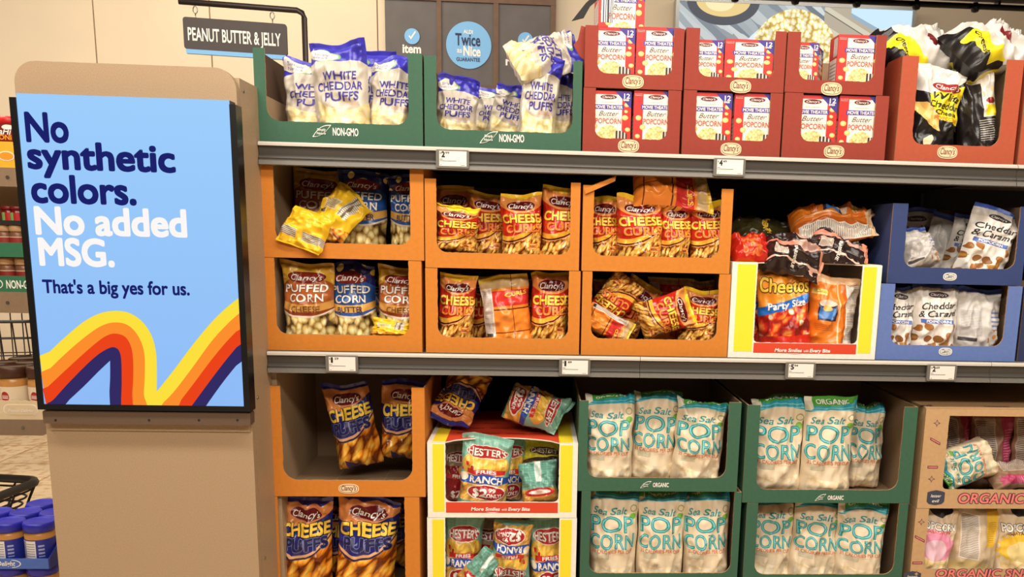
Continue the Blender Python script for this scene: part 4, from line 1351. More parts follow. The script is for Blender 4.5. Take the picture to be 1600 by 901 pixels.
def kraft_print(key, tx, ty, cap, bx, by):
    c = CASES[key]; Y = c['Y']; g = c['front']; k = (Y - CAM[1]) / F_PX
    a = at(tx, ty, Y)
    for fat_, mat, lf in ((0.075, p_purple, 0.0004), (0.02, p_pink, 0.0010)):
        g.quadtext('ORGANIC SNACKS', (a[0], Y, a[2] - 0.0004), (0.345, 0, 0), ZH, mat, lf, 0.0, 0.12, cap * k, 4, fat_)
    b_ = at(bx, by, Y)
    g.prism([(b_[0] + x * k, b_[2] + z * k) for x, z in ((-15, -7), (-11, -11), (0, -13), (11, -11), (15, -7), (15, 9), (10, 11), (0, 13), (-10, 11), (-15, 9))], Y - 0.0008, Y - 0.0002, p_greyblue)
    g.quadtext('lesser', (b_[0] - 9 * k, Y - 0.0008, b_[2] + 0.8 * k), (18 * k, 0, 0), ZH, m_white, 0.0006, 0.01, 0.2, 5.0 * k)
    g.quadtext('evil', (b_[0] - 6 * k, Y - 0.0008, b_[2] - 8 * k), (12 * k, 0, 0), ZH, m_white, 0.0006, 0.01, 0.2, 5.0 * k)
    xm = (c['x0'] + c['cl']) / 2
    for f, kind in ((0.86, 's'), (0.68, 'd'), (0.42, 'e'), (0.30, 's')):
        z = c['z0'] + (c['z1'] - c['z0']) * f
        if kind == 's':
            R = 0.010
            g.prism([(xm + R * (1 if q % 2 == 0 else 0.38) * math.cos(q * math.pi / 4), z + R * (1 if q % 2 == 0 else 0.38) * math.sin(q * math.pi / 4)) for q in range(8)], Y - 0.0006, Y - 0.0002, p_purple)
            R = 0.0065
            g.prism([(xm + R * (1 if q % 2 == 0 else 0.38) * math.cos(q * math.pi / 4), z + R * (1 if q % 2 == 0 else 0.38) * math.sin(q * math.pi / 4)) for q in range(8)], Y - 0.0009, Y - 0.0006, c_kprint)
        else:
            s_ = -0.5 if kind == 'd' else 0.0
            for hw, hh, mat, lf in ((0.014, 0.0035, p_purple, 0.0006), (0.012, 0.0015, p_pink, 0.0009)):
                g.prism([(xm - hw, z - s_ * hw - hh), (xm + hw, z + s_ * hw - hh), (xm + hw, z + s_ * hw + hh), (xm - hw, z - s_ * hw + hh)], Y - lf, Y - 0.0002, mat)
    g.build('front_panel', c['t'])
    g = MB(); d = c['depth']
    if key == 'K1':
        g.box((c['x0'], Y + 0.0045, c['z1'] + 0.0002), (c['x1'], Y + d, c['z1'] + 0.003), c_kprint)
        for q_ in range(2):
            px = (1470, 1570)[q_]
            p = at_z(px, 643, c['z1'] + 0.003)
            g.quadtext(('evil', 'ORGANIC')[q_], (p[0] - 0.02, Y + 0.02, c['z1'] + 0.003), ((0.035, 0.07)[q_], 0, 0), np.array([0, 1.0, 0]), p_purple, 0.0004, 0.03, 0.1)
        g.build('lid', c['t'])
        g = MB(); g.box((c['cl'], Y + 0.0003, c['z1'] - 0.018), (c['cr'], Y + 0.0038, c['z1']), c_kprint); g.build('front_header', c['t'])


kraft_print('K1', 1497, 785, 16, 1462, 777); kraft_print('K2', 1462, 901, 14, 1425, 903)

# ------------------------------------------------------------------ popcorn cartons
P = Print('popcorn_carton_print', (196, 34, 30), 0.45, 0)
P.put(P.rect(0.21, 0.80, 0.0, 0.93), (240, 230, 218))
P.food(P.AND(P.ell(0.52, 0.02, 0.26, 0.26), P.rect(0, 1, 0, 1)), 22, 20, [(0, (250, 238, 196)), (0.5, (238, 212, 130)), (1, (196, 150, 70))], 1, 0.2)
for cu, cv, s_ in ((0.90, 0.72, 1), (0.87, 0.45, 1.2), (0.11, 0.44, 1.2), (0.21, 0.25, 1.2), (0.93, 0.20, 1.0), (0.10, 0.06, 1.0), (0.89, 0.58, 0.7)):
    P.put(P.ell(cu, cv, 0.055 * s_, 0.045 * s_), (236, 190, 100)); P.put(P.ell(cu - 0.012, cv + 0.012, 0.038 * s_, 0.03 * s_), (246, 220, 150))
P.put(P.above(1.0, -1.0, 0, 0.64), (58, 40, 140))
P.put(P.rect(0.16, 0.84, 0.615, 0.715), (70, 44, 150))
P.put(P.AND(P.rect(0.66, 0.92, 0, 0.17), P.below(0.17, -0.5, 0, 0.8)), (54, 32, 30))
P.lines(P.AND(P.rect(0.66, 0.92, 0, 0.17), P.below(0.17, -0.5, 0, 0.8)), 14, (224, 210, 196), 0.4, True)
P.put(P.ell(0.50, 0.875, 0.18, 0.05), (130, 24, 30)); P.put(P.ell(0.50, 0.875, 0.165, 0.043), (96, 20, 26))
carton_front = P.done()
P = Print('popcorn_carton_side', (190, 40, 34), 0.45, 0)
P.put(P.rect(0.08, 0.92, 0.10, 0.60), (228, 218, 208)); P.lines(P.rect(0.14, 0.86, 0.16, 0.55), 16, (150, 140, 140), 0.35)
P.put(P.rect(0.50, 0.92, 0.64, 0.96), (236, 232, 226)); P.lines(P.rect(0.53, 0.89, 0.64, 0.96), 24, (60, 56, 60), 0.4, True)
carton_side = P.done()
m_cartontop = card('red_carton', (186, 36, 30)); p_brown = flat('brown_script_print', (92, 70, 66), 0.6); p_rose = flat('rose_print', (214, 92, 74), 0.6)


def carton(x0, x1, z0, z1, Y, label, d=0.06, yaw=0.0, barcode=False, kv=0.21):
    t = thing('popcorn_carton', label, 'carton', ((x0 + x1) / 2, Y, z0), 'butter popcorn cartons')
    w_, h = x1 - x0, z1 - z0
    t.rotation_euler = (0, 0, yaw)
    g = MB(); X = w_ / 2
    g.box((-X, 0, 0), (X, d, h), m_cartontop, {'front': carton_front, 'left': carton_side, 'right': carton_side, 'back': carton_front})
    g.uv = [(q[0], (q[1] - kv) / (1 - kv)) if 0 <= i < 4 else q for i, q in enumerate(g.uv)]
    Pg = np.array([[(-X, 0, 0), (X, 0, 0)], [(-X, 0, h), (X, 0, h)]]); N = np.tile(np.array([0, -1.0, 0]), (2, 2, 1))
    asp = h / w_
    for s, cu, cv, w2, h2, mat, kw in (("Clancy's", 0.50, 0.875, 0.27, 0.04, m_white, dict(bold=0.01, shear=0.3)), ('MOVIE THEATER', 0.50, 0.665, 0.62, 0.062, m_white, dict(fat=0.03)),
                                     ('Butter', 0.51, 0.53, 0.44, 0.10, p_brown, dict(shear=0.45)), ('POPCORN', 0.505, 0.37, 0.56, 0.105, p_rose, dict(fat=0.025)),
                                     ('12', 0.90, 0.905, 0.13, 0.095, m_white, dict(bold=0.02)), ('BAGS', 0.885, 0.825, 0.12, 0.04, m_white, dict(bold=0.04)),
                                     ('microwave popcorn', 0.505, 0.45, 0.46, 0.016, p_rose, {}), ('NATURAL & ARTIFICIAL', 0.5, 0.765, 0.3, 0.014, p_brown, {}), ('SEE NUTRITION', 0.10, 0.93, 0.16, 0.014, m_white, {}), ('INFORMATION', 0.10, 0.90, 0.15, 0.014, m_white, {})):
        g.text(s, Pg, N, cu, cv * (1 - kv) + kv, w2, h2 * (1 - kv), mat, 0.0006, asp=asp, **kw)
    if barcode:
        g.box((-X + 0.006, -0.0006, h * 0.1), (-X + 0.036, -0.0001, h * 1.0 - 0.002), m_white)
        for q, bw in ((0.004, 0.003), (0.010, 0.002), (0.014, 0.005), (0.022, 0.002), (0.026, 0.0015)):
            g.box((-X + 0.006 + q, -0.0009, h * 0.1), (-X + 0.006 + q + bw, -0.0006, h * 0.98), p_greyblue)
    g.build('carton_body', t, local=True)
    g = MB(); g.box((-X + 0.002, 0.002, h), (X - 0.002, d * 0.7, h + 0.0012), m_cartontop); g.build('top_flap', t, local=True)
    return t


for key, xs_, yt_, nm in (('R1', ((914, 986), (990, 1062)), 142, 'lower left'), ('R2', ((1068, 1143), (1147, 1220)), 145, 'lower middle'), ('R3', ((1230, 1307), (1310, 1384)), 149, 'lower right'),
                          ('R1T', ((916, 992), (994, 1068)), 43, 'upper left'), ('R2T', ((1052, 1130), (1132, 1208)), 62, 'upper middle'), ('R3T', ((1200, 1279), (1308, 1382)), 57, 'upper right')):
    c = CASES[key]; Y = c['Y'] + 0.006
    for k, (a, b_) in enumerate(xs_):
        x0 = max(at(a, yt_ + 40, Y)[0], c['x0'] + 0.006); x1 = min(at(b_, yt_ + 40, Y)[0], c['x1'] - 0.006)
        if x1 - x0 < 0.112:
            if k == 0: x0 = x1 - 0.118
            else: x1 = x0 + 0.118
        x0 = max(x0, c['x0'] + 0.0055); x1 = min(x1, c['x1'] - 0.0055)
        yy = yt_
        if key == 'R3T': yy = (66, 55)[k]
        z1 = min(at((a + b_) / 2, yy, Y)[2], c['z1'] - 0.002 if key in ('R1', 'R2', 'R3') else 9)
        yaw = 0.0; Yq = Y + 0.001
        if key == 'R3T' and k == 1: yaw = 0.0
        carton(x0, x1, c['z0'] + 0.0045, z1, Yq, 'butter popcorn carton on the %s of the %s red case' % (('left', 'right')[k], nm), yaw=yaw)
c = CASES['R3T']
p = at(1300, 80, c['Y'] + 0.05)
# the loose carton standing across the gap, side panel to the front
x = at(1281, 90, c['Y'] + 0.06)[0]; x2 = at(1304, 90, c['Y'] + 0.06)[0]
t = carton(x - 0.02, x + 0.098, c['z0'] + 0.0045, at(1290, 62, c['Y'] + 0.08)[2], c['Y'] + 0.085, 'butter popcorn carton turned sideways in the gap of the upper right red case', d=0.06, yaw=math.radians(62))
t.location.x = (x + x2) / 2 + 0.012; t.location.y = c['Y'] + 0.165
c = CASES['R1T']
x0 = at(935, 20, c['Y'] + 0.03)[0]; x1 = at(1003, 20, c['Y'] + 0.03)[0]
carton(x0, x1 + 0.006, c['z1'] + 0.0015, c['z1'] + 0.105, c['Y'] + 0.02, 'loose butter popcorn carton lying on top of the left red stack', d=0.11, yaw=math.radians(2), barcode=True, kv=-0.2)
t = thing('loose_card_flap', 'thin dark card flap leaning against the loose carton', 'card flap', (x0 - 0.02, c['Y'] + 0.05, c['z1'] + 0.0015))
q = [at(px, py, c['Y'] + 0.04) for px, py in ((893, 33), (912, 28), (922, 10), (938, -4), (936, -14), (915, 5))]
g = MB(); g.prism([(p[0], p[2]) for p in (q[0], q[1], q[2], q[3], q[4], q[5])], c['Y'] + 0.04, c['Y'] + 0.043, m_blackmat, c_inner); g.build('flap_sheet', t)

# ================================================================== SNACK BAGS
def T_(s, cu, cv, w_, h_, mat, bold=0.0, shear=0.0, rot=0.0, out=None, ex=0.03, face='f', fat=0.0, inb=None):
    return dict(inb=inb, s=s, cu=cu, cv=cv, w=w_, h=h_, mat=mat, bold=bold, shear=shear, rot=rot, out=out, ex=ex, face=face, fat=fat)


k_purple = flat('violet_ink', (66, 58, 150), 0.5); k_yellow = flat('yellow_ink', (250, 206, 70), 0.45); k_orange = flat('orange_ink', (250, 136, 56), 0.45)
k_maroon = flat('maroon_ink', (120, 26, 22), 0.45); k_dkblue = flat('dark_blue_ink', (30, 34, 84), 0.45); k_teal = flat('teal_ink', (26, 146, 150), 0.5)
k_aqua = flat('aqua_ink', (120, 200, 200), 0.5); k_rose = flat('terracotta_ink', (206, 120, 84), 0.5); k_char = flat('charcoal_ink', (40, 38, 44), 0.5)
k_black = flat('bag_black_ink', (16, 14, 16), 0.45); k_white = flat('bag_white_ink', (244, 238, 230), 0.45); k_blue = flat('bag_blue_ink', (40, 90, 180), 0.45)
k_red = flat('bag_red_ink', (196, 30, 34), 0.45); k_tanink = flat('brown_ink', (120, 70, 30), 0.5); k_slate = flat('slate_ink', (124, 126, 180), 0.45)
k_pink = flat('pink_ink', (230, 90, 120), 0.5)
DES = {}
CURL = [(0, (255, 226, 140)), (0.28, (246, 192, 92)), (0.48, (214, 136, 50)), (0.68, (100, 46, 16))]
PUFF = [(0, (255, 214, 104)), (0.28, (248, 178, 56)), (0.50, (216, 126, 32)), (0.72, (110, 50, 14))]
CORN = [(0, (248, 240, 196)), (0.3, (234, 214, 142)), (0.5, (190, 154, 84)), (0.72, (70, 50, 24))]

# white cheddar puffs
P = Print('white_puffs_print', (200, 191, 176), 0.32)
P.food(P.AND(P.below(0.19, -0.1, 0.5), P.m('GREATER_THAN', P.u, 0.10)), 7, 10, [(0, (246, 236, 200)), (0.5, (236, 216, 156)), (0.9, (206, 178, 112)), (1, (190, 160, 100))], 1, 0.2)
P.put(P.above(0.775, 0.10, -0.3, 0.3), (62, 58, 178))
P.put(P.ell(0.26, 0.85, 0.27, 0.085), (120, 170, 110)); P.put(P.ell(0.24, 0.85, 0.26, 0.080), (232, 224, 210))
P.lines(P.rect(0.5, 0.85, 0.235, 0.28), 55, (206, 166, 146), 0.5)
fr = P.done()
P = Print('white_puffs_back', (222, 214, 200), 0.36); P.put(P.above(0.82), (72, 66, 186)); P.lines(P.rect(0.15, 0.85, 0.2, 0.7), 40, (150, 146, 150), 0.4); bk_ = P.done()
DES['white_puffs'] = (fr, bk_, [T_('WHITE', 0.53, 0.575, 0.52, 0.092, k_purple, 0, 0.06, 0.03, fat=0.03), T_('CHEDDAR', 0.52, 0.455, 0.76, 0.092, k_purple, 0, 0.04, 0.03, fat=0.026), T_('PUFFS', 0.56, 0.335, 0.56, 0.095, k_purple, 0, 0.06, 0.03, fat=0.028),
                            T_('Simply', 0.25, 0.868, 0.28, 0.035, k_slate, 0.0, 0.15), T_('Nature', 0.23, 0.82, 0.26, 0.03, k_slate, 0.0, 0.15)])

# black and yellow white cheddar popcorn
P = Print('black_popcorn_print', (28, 25, 26), 0.3)
P.put(P.above(0.62, 0.12, 0.6, 0.4), (222, 218, 212))
P.put(P.AND(P.rect(0.30, 1, 0, 1), P.above(0.31, -0.05), P.below(0.66, 0.30, 0), P.above(0.26, 1.6, 0, 0.86)), (244, 222, 40))
P.put(P.AND(P.rect(0.34, 0.95, 0, 1), P.above(0.31, -0.05), P.below(0.66, 0.30, 0)), (244, 222, 40))
P.put(P.AND(P.above(0.30, -0.55, 0, 0.25), P.below(0.52, -0.45, 0, 0.2), P.rect(0.04, 0.5, 0.15, 0.5)), (226, 178, 96))
P.put(P.AND(P.above(0.30, -0.55, 0, 0.25), P.below(0.44, -0.85, 0, 0.2), P.rect(0.04, 0.42, 0.15, 0.5)), (244, 206, 120))
P.blobs(P.below(0.2), 5, 5, 0.36, (236, 222, 180), 3, 0.55)
P.put(P.ell(0.62, 0.72, 0.26, 0.06), (160, 40, 44))
fr = P.done()
P = Print('black_popcorn_back', (40, 36, 36), 0.3); P.put(P.rect(0, 0.42, 0.35, 1), (226, 222, 214)); P.put(P.above(0.80), (222, 216, 208))
P.blobs(P.rect(0.05, 0.40, 0.55, 0.8), 8, 8, 0.33, (224, 190, 130), 2, 0.5); P.put(P.rect(0.0, 0.36, 0.36, 0.50), (240, 218, 46)); P.put(P.ell(0.2, 0.55, 0.14, 0.04), (140, 34, 38))
P.lines(P.rect(0.02, 0.5, 0.06, 0.32), 36, (180, 176, 170), 0.4); bk_ = P.done()
DES['black_popcorn'] = (fr, bk_, [T_("Clancy's", 0.62, 0.72, 0.40, 0.055, k_white, 0.01, 0.3), T_('White', 0.66, 0.60, 0.54, 0.085, k_black, 0.0, 0.3, fat=0.022), T_('Cheddar', 0.62, 0.49, 0.64, 0.085, k_black, 0.0, 0.3, fat=0.018),
                              T_('Cheese', 0.64, 0.40, 0.44, 0.055, k_black, 0.02, 0.25), T_('POPCORN', 0.64, 0.33, 0.46, 0.04, k_orange, 0.03), T_('Cheese', 0.2, 0.43, 0.3, 0.04, k_char, 0.0, 0.2, 0, None, 0, 'b')])


P = Print('black_popcorn_top', (28, 25, 26), 0.3); P.put(P.above(0.14, 0.3, 0.3, 0.4), (216, 211, 204)); P.put(P.AND(P.above(0.04, 0.2), P.below(0.17, 0.3, 0.3, 0.4), P.rect(0.45, 0.98, 0, 1)), (240, 218, 40)); P.put(P.ell(0.6, 0.56, 0.12, 0.07), (120, 34, 40)); P.blobs(P.rect(0, 1, 0.5, 0.75), 5, 5, 0.3, (232, 214, 170), 3, 0.3); P.lines(P.rect(0.1, 0.5, 0.80, 0.93), 50, (150, 148, 150), 0.4); bt_ = P.done()
DES['black_popcorn_top'] = (bt_, bt_, [T_('Cheese', 0.70, 0.13, 0.4, 0.04, k_black, 0.0, 0.25, fat=0.02)])


def puffed(name, top, band, tan_, stripe, spot, food):
    P = Print(name, top, 0.26)
    P.blobs(P.above(0.76), 4, 5, 0.26, spot, 5, 0.45)
    P.put(P.AND(P.below(0.80, 0, -0.5), P.above(0.40)), band)
    P.put(P.AND(P.below(0.42, 0, 0.2), P.above(0.30)), tan_)
    P.food(P.below(0.30, 0, 0.35), 8.5, 9, food, 2, 0.15)
    P.put(P.AND(P.below(0.315, 0, 0.25), P.above(0.265, 0, 0.35)), stripe)
    P.put(P.AND(P.below(0.268, 0, 0.35), P.above(0.24, 0, 0.4)), (230, 214, 196))
    P.put(P.ell(0.5, 0.79, 0.34, 0.083), (86, 20, 18)); P.put(P.ell(0.5, 0.79, 0.32, 0.073), (132, 34, 26))
    return P.done()


def pf_text(low, lm):
    o = k_maroon if low == 'CHEESE' else k_dkblue
    return [T_("Clancy's", 0.5, 0.785, 0.54, 0.075, k_white, 0.0, 0.28, fat=0.012), T_('PUFFED', 0.5, 0.635, 0.80, 0.098, k_white, 0, 0, 0, o, 0.03, fat=0.022),
            T_('CORN', 0.5, 0.505, 0.62, 0.098, k_white, 0, 0, 0, o, 0.03, fat=0.022), T_(low, 0.5, 0.36, 0.50, 0.075, lm, 0.0, fat=0.012)]


pf_back = Print('yellow_puffed_back', (248, 200, 44), 0.26)
pf_back.put(pf_back.rect(0.56, 0.80, 0.48, 0.95), (226, 220, 206)); pf_back.lines(pf_back.rect(0.58, 0.78, 0.48, 0.95), 9, (110, 96, 80), 0.4, True)
pf_back.lines(pf_back.rect(0.56, 0.80, 0.48, 0.95), 30, (140, 120, 90), 0.35)
pf_back.put(pf_back.rect(0.14, 0.5, 0.52, 0.72), (240, 226, 180)); pf_back.lines(pf_back.rect(0.17, 0.47, 0.54, 0.70), 44, (140, 100, 60), 0.4)
pf_back.put(pf_back.rect(0.16, 0.26, 0.42, 0.5), (70, 64, 60))
pf_back.food(pf_back.below(0.26, 0.1, 0.3), 8, 11, PUFF, 2, 0.2); pf_back = pf_back.done()
pf_back_blue = Print('blue_puffed_back', (34, 40, 110), 0.26)
pf_back_blue.put(pf_back_blue.rect(0.5, 0.56, 0.0, 1), (60, 70, 150)); pf_back_blue.put(pf_back_blue.rect(0.1, 0.45, 0.4, 0.75), (210, 206, 200)); pf_back_blue = pf_back_blue.done()
DES['corn_cheese'] = (puffed('corn_cheese_print', (214, 166, 52), (170, 92, 40), (206, 150, 74), (140, 60, 30), (232, 196, 110), CORN), pf_back, pf_text('CHEESE', k_tanink))
DES['corn_butter'] = (puffed('corn_butter_print', (32, 38, 108), (40, 84, 156), (226, 172, 84), (50, 90, 160), (232, 206, 120), CORN), pf_back_blue, pf_text('BUTTER', k_dkblue))
P = Print('yellow_bag_flap', (248, 198, 40), 0.24); P.put(P.rect(0, 1, 0.60, 0.80), (214, 206, 190)); P.lines(P.rect(0, 1, 0.60, 0.80), 26, (120, 104, 84), 0.4); P.put(P.rect(0.5, 0.6, 0.4, 0.8), (250, 206, 60)); yf = P.done()
DES['yellow_flap'] = (yf, yf, [])
DES['corn_yellow'] = (pf_back, pf_back, [])

# cheese curls
P = Print('cheese_curl_print', (234, 150, 78), 0.2)
P.put(P.below(0.665, 0, 0.5), (190, 40, 24))
P.put(P.AND(P.below(0.345, 0.3, 0.5), P.above(0.27, 0.3, 0.5)), (246, 178, 62))
P.put(P.AND(P.below(0.275, 0.3, 0.5), P.above(0.245, 0.3, 0.5)), (84, 28, 20))
P.put(P.AND(P.below(0.25, 0.3, 0.5), P.above(0.235, 0.3, 0.5)), (236, 170, 110))
P.food(P.below(0.238, 0.3, 0.5), 8, 17, CURL, 1, 0.3, 0.7)
P.put(P.above(0.915, 0, 0.2), (250, 206, 44))
P.put(P.ell(0.5, 0.785, 0.335, 0.092), (226, 150, 110)); P.put(P.ell(0.5, 0.785, 0.32, 0.082), (100, 18, 18))
P.put(P.rect(0.66, 0.88, 0.10, 0.19), (232, 128, 50)); P.lines(P.rect(0.69, 0.85, 0.11, 0.18), 36, (250, 200, 120), 0.4)
fr = P.done()
P = Print('cheese_curl_back', (240, 140, 50), 0.26)
P.put(P.rect(0, 1, 0.52, 0.76), (206, 50, 44)); P.put(P.rect(0, 1, 0.46, 0.48), (90, 34, 24)); P.put(P.rect(0, 1, 0.10, 0.115), (110, 44, 24)); P.put(P.above(0.80), (206, 174, 124)); P.put(P.above(0.93), (240, 200, 60))
P.put(P.rect(0.0, 0.26, 0.06, 0.82), (232, 218, 206)); P.lines(P.rect(0.03, 0.23, 0.10, 0.80), 60, (120, 110, 110), 0.4); P.put(P.rect(0.04, 0.2, 0.05, 0.10), (60, 54, 54)); P.put(P.rect(0.615, 0.63, 0, 1), (150, 60, 26))
bk_ = P.done()
curl_t = [T_("Clancy's", 0.5, 0.78, 0.54, 0.078, k_white, 0.0, 0.28, fat=0.012), T_('CHEESE', 0.50, 0.575, 0.88, 0.125, k_yellow, 0, 0, 0.03, k_maroon, 0.03, fat=0.045),
          T_('CURLS', 0.54, 0.425, 0.78, 0.115, k_orange, 0, 0, 0.05, k_maroon, 0.03, fat=0.045), T_('REAL', 0.77, 0.145, 0.16, 0.03, k_maroon, 0.02)]
DES['curls'] = (fr, bk_, curl_t)
DES['curls_back'] = (bk_, fr, [T_('CURLS', 0.72, 0.70, 0.44, 0.06, k_yellow, 0.03, 0, 0.1)])

# cheese puffs
P = Print('cheese_puff_print', (222, 142, 78), 0.2)
P.put(P.below(0.70, 0.15, 0.3), (38, 40, 116))
P.put(P.AND(P.below(0.40, 0.15, 0.6), P.above(0.365, 0.15, 0.6)), (234, 178, 130))
P.put(P.AND(P.below(0.37, 0.15, 0.6), P.above(0.345, 0.15, 0.6)), (52, 40, 80))
P.food(P.below(0.348, 0.15, 0.6), 4, 11, PUFF, 3, 0.28, 0.6)
P.put(P.AND(P.below(0.07, -0.35, 0.0), P.rect(0.3, 1, 0, 1)), (60, 46, 110))
P.put(P.above(0.935), (52, 50, 134))
P.put(P.ell(0.52, 0.82, 0.30, 0.083), (200, 130, 110)); P.put(P.ell(0.52, 0.82, 0.285, 0.073), (104, 22, 26))
fr = P.done()
P = Print('cheese_puff_back', (48, 48, 118), 0.24); P.put(P.rect(0, 1, 0.15, 0.45), (226, 128, 48)); P.put(P.rect(0.1, 0.4, 0.2, 0.8), (214, 196, 180)); P.lines(P.rect(0.12, 0.38, 0.2, 0.8), 40, (120, 90, 80), 0.4); bk_ = P.done()
puff_t = [T_("Clancy's", 0.52, 0.815, 0.48, 0.072, k_white, 0.0, 0.28, fat=0.012), T_('CHEESE', 0.52, 0.65, 0.88, 0.125, k_yellow, 0, 0, 0.06, k_black, 0.03, fat=0.045),
          T_('PUFFS', 0.54, 0.50, 0.76, 0.115, k_dkblue, 0, 0, 0.06, k_slate, 0.03, fat=0.045)]
DES['puffs'] = (fr, bk_, puff_t)

# party size orange bag
P = Print('party_bag_print', (236, 146, 44), 0.28)
P.food(P.below(0.46, 0.12), 5, 9, [(0, (252, 176, 84)), (0.22, (240, 120, 44)), (0.42, (196, 44, 28)), (0.7, (140, 22, 20))], 4, 0.25, 0.6)
P.blobs(P.below(0.46, 0.12), 6, 8, 0.3, (244, 150, 70), 2, 0.5); P.blobs(P.below(0.44, 0.12), 6, 8, 0.22, (250, 226, 200), 7, 0.5)
P.put(P.below(0.14), (206, 44, 30))
P.put(P.AND(P.below(0.56, 0.16), P.above(0.455, 0.16)), (36, 110, 200))
fr = P.done()
P = Print('party_bag_back', (224, 124, 36), 0.28)
P.put(P.rect(0.62, 1.0, 0.06, 0.95), (236, 226, 212)); P.lines(P.rect(0.70, 0.98, 0.10, 0.9), 46, (130, 124, 120), 0.4)
P.put(P.rect(0.52, 0.545, 0, 1), (248, 200, 150)); P.put(P.rect(0.62, 0.68, 0, 1), (196, 96, 30))
P.put(P.rect(0.16, 0.50, 0.36, 0.60), (44, 40, 70)); P.put(P.rect(0.19, 0.47, 0.39, 0.54), (60, 120, 190)); P.put(P.ell(0.34, 0.60, 0.16, 0.05), (230, 200, 180)); P.put(P.ell(0.34, 0.53, 0.09, 0.04), (236, 180, 90))
P.lines(P.rect(0.12, 0.46, 0.22, 0.32), 40, (190, 90, 40), 0.4); P.put(P.rect(0.04, 0.34, 0.72, 0.80), (250, 214, 120)); P.put(P.above(0.90), (226, 190, 150))
bk_ = P.done()
DES['party'] = (fr, bk_, [T_('Cheetos', 0.50, 0.735, 0.88, 0.155, k_yellow, 0, 0.12, -0.05, k_black, 0.045, fat=0.03), T_('Crunchy', 0.52, 0.625, 0.36, 0.04, k_yellow, 0.0, 0.1, 0, k_tanink, 0.02),
                        T_('Party Size', 0.50, 0.51, 0.66, 0.075, k_white, 0, 0.1, 0.10, fat=0.04)])
DES['party_back'] = (bk_, fr, [T_('Chee', 0.22, 0.775, 0.26, 0.04, k_yellow, 0.03, 0.1, 0, k_black, 0.04)])

# ranch fries
P = Print('ranch_fries_print', (124, 178, 160), 0.26)
P.lines(P.above(0.70), 30, (150, 196, 180), 0.12); P.lines(P.above(0.70), 9, (150, 196, 180), 0.08, True)
P.put(P.AND(P.above(0.40), P.ell(0.5, 0.56, 0.48, 0.20)), (224, 176, 84))
P.food(P.ell(0.5, 0.60, 0.42, 0.14), 7, 13, [(0, (252, 224, 120)), (0.5, (240, 190, 70)), (1, (190, 120, 40))], 2, 0.3, 0.8)
P.put(P.AND(P.rect(0.16, 0.90, 0.435, 0.505)), (200, 46, 44)); P.blobs(P.rect(0.02, 0.3, 0.46, 0.6), 8, 8, 0.3, (196, 50, 40), 2, 0.5)
P.put(P.rect(0, 1, 0, 0.34), (186, 140, 62))
P.food(P.rect(0, 1, 0.03, 0.34), 6, 11, [(0, (244, 206, 110)), (0.5, (214, 160, 70)), (1, (120, 80, 40))], 8, 0.3, 0.7)
P.put(P.AND(P.below(0.435, 0.0, -0.2), P.above(0.30, 0.0, 0.0)), (44, 84, 178))
P.put(P.ell(0.10, 0.38, 0.10, 0.05), (236, 216, 190))
P.put(P.ell(0.57, 0.175, 0.39, 0.118), (244, 236, 226)); P.put(P.ell(0.57, 0.175, 0.365, 0.104), (178, 34, 40))
P.put(P.ell(0.52, 0.755, 0.41, 0.105), (240, 232, 222)); P.put(P.ell(0.52, 0.755, 0.39, 0.095), (190, 44, 46))
P.put(P.below(0.035), (96, 150, 136))
fr = P.done()
P = Print('ranch_fries_back', (104, 160, 144), 0.26); P.lines(P.rect(0, 1, 0, 1), 16, (140, 190, 174), 0.1); P.lines(P.rect(0, 1, 0, 1), 7, (140, 190, 174), 0.08, True); P.put(P.rect(0.44, 0.56, 0.5, 1), (220, 232, 226))
P.put(P.rect(0, 1, 0.0, 0.34), (196, 144, 64)); P.put(P.ell(0.5, 0.25, 0.4, 0.1), (180, 36, 40)); P.put(P.ell(0.5, 0.25, 0.28, 0.05), (240, 220, 210)); bk_ = P.done()
fries_t = [T_("HESTER'S", 0.52, 0.75, 0.72, 0.105, k_white, 0, 0.0, 0, k_maroon, 0.03, fat=0.03), T_('FRIES', 0.53, 0.47, 0.34, 0.045, k_white, 0, fat=0.03), T_('RANCH', 0.55, 0.36, 0.60, 0.088, k_white, 0, 0, -0.04, fat=0.04),
           T_('$2', 0.44, 0.17, 0.24, 0.12, k_white, 0, fat=0.04), T_('99', 0.66, 0.22, 0.14, 0.05, k_white, 0, fat=0.04), T_('ONLY!', 0.71, 0.145, 0.30, 0.055, k_white, 0, fat=0.04)]
DES['fries'] = (fr, bk_, fries_t)
DES['fries_back'] = (bk_, fr, [])
P = Print('yellow_fries_print', (228, 216, 60), 0.26); P.put(P.ell(0.6, 0.62, 0.40, 0.09), (90, 50, 40)); P.put(P.below(0.48, 0.1), (60, 48, 44)); P.food(P.below(0.4, 0.1), 6, 10, [(0, (200, 150, 80)), (0.6, (120, 90, 60)), (1, (50, 40, 36))], 2, 0.3)
DES['fries_yellow'] = (P.done(), bk_, [T_("CHESTER'S", 0.58, 0.62, 0.66, 0.09, k_white, 0.03, 0.1, 0, k_maroon, 0.03)])
P = Print('twin_fries_print', (150, 30, 36), 0.26); P.put(P.above(0.62), (150, 130, 110)); P.put(P.ell(0.52, 0.765, 0.40, 0.085), (230, 214, 204)); P.put(P.ell(0.52, 0.765, 0.38, 0.075), (150, 40, 46)); P.put(P.rect(0.1, 0.9, 0.42, 0.50), (190, 60, 60)); P.blobs(P.rect(0, 1, 0.5, 0.66), 6, 6, 0.35, (226, 170, 80), 2, 0.7)
DES['fries_red'] = (P.done(), bk_, fries_t[:2] + fries_t[3:])

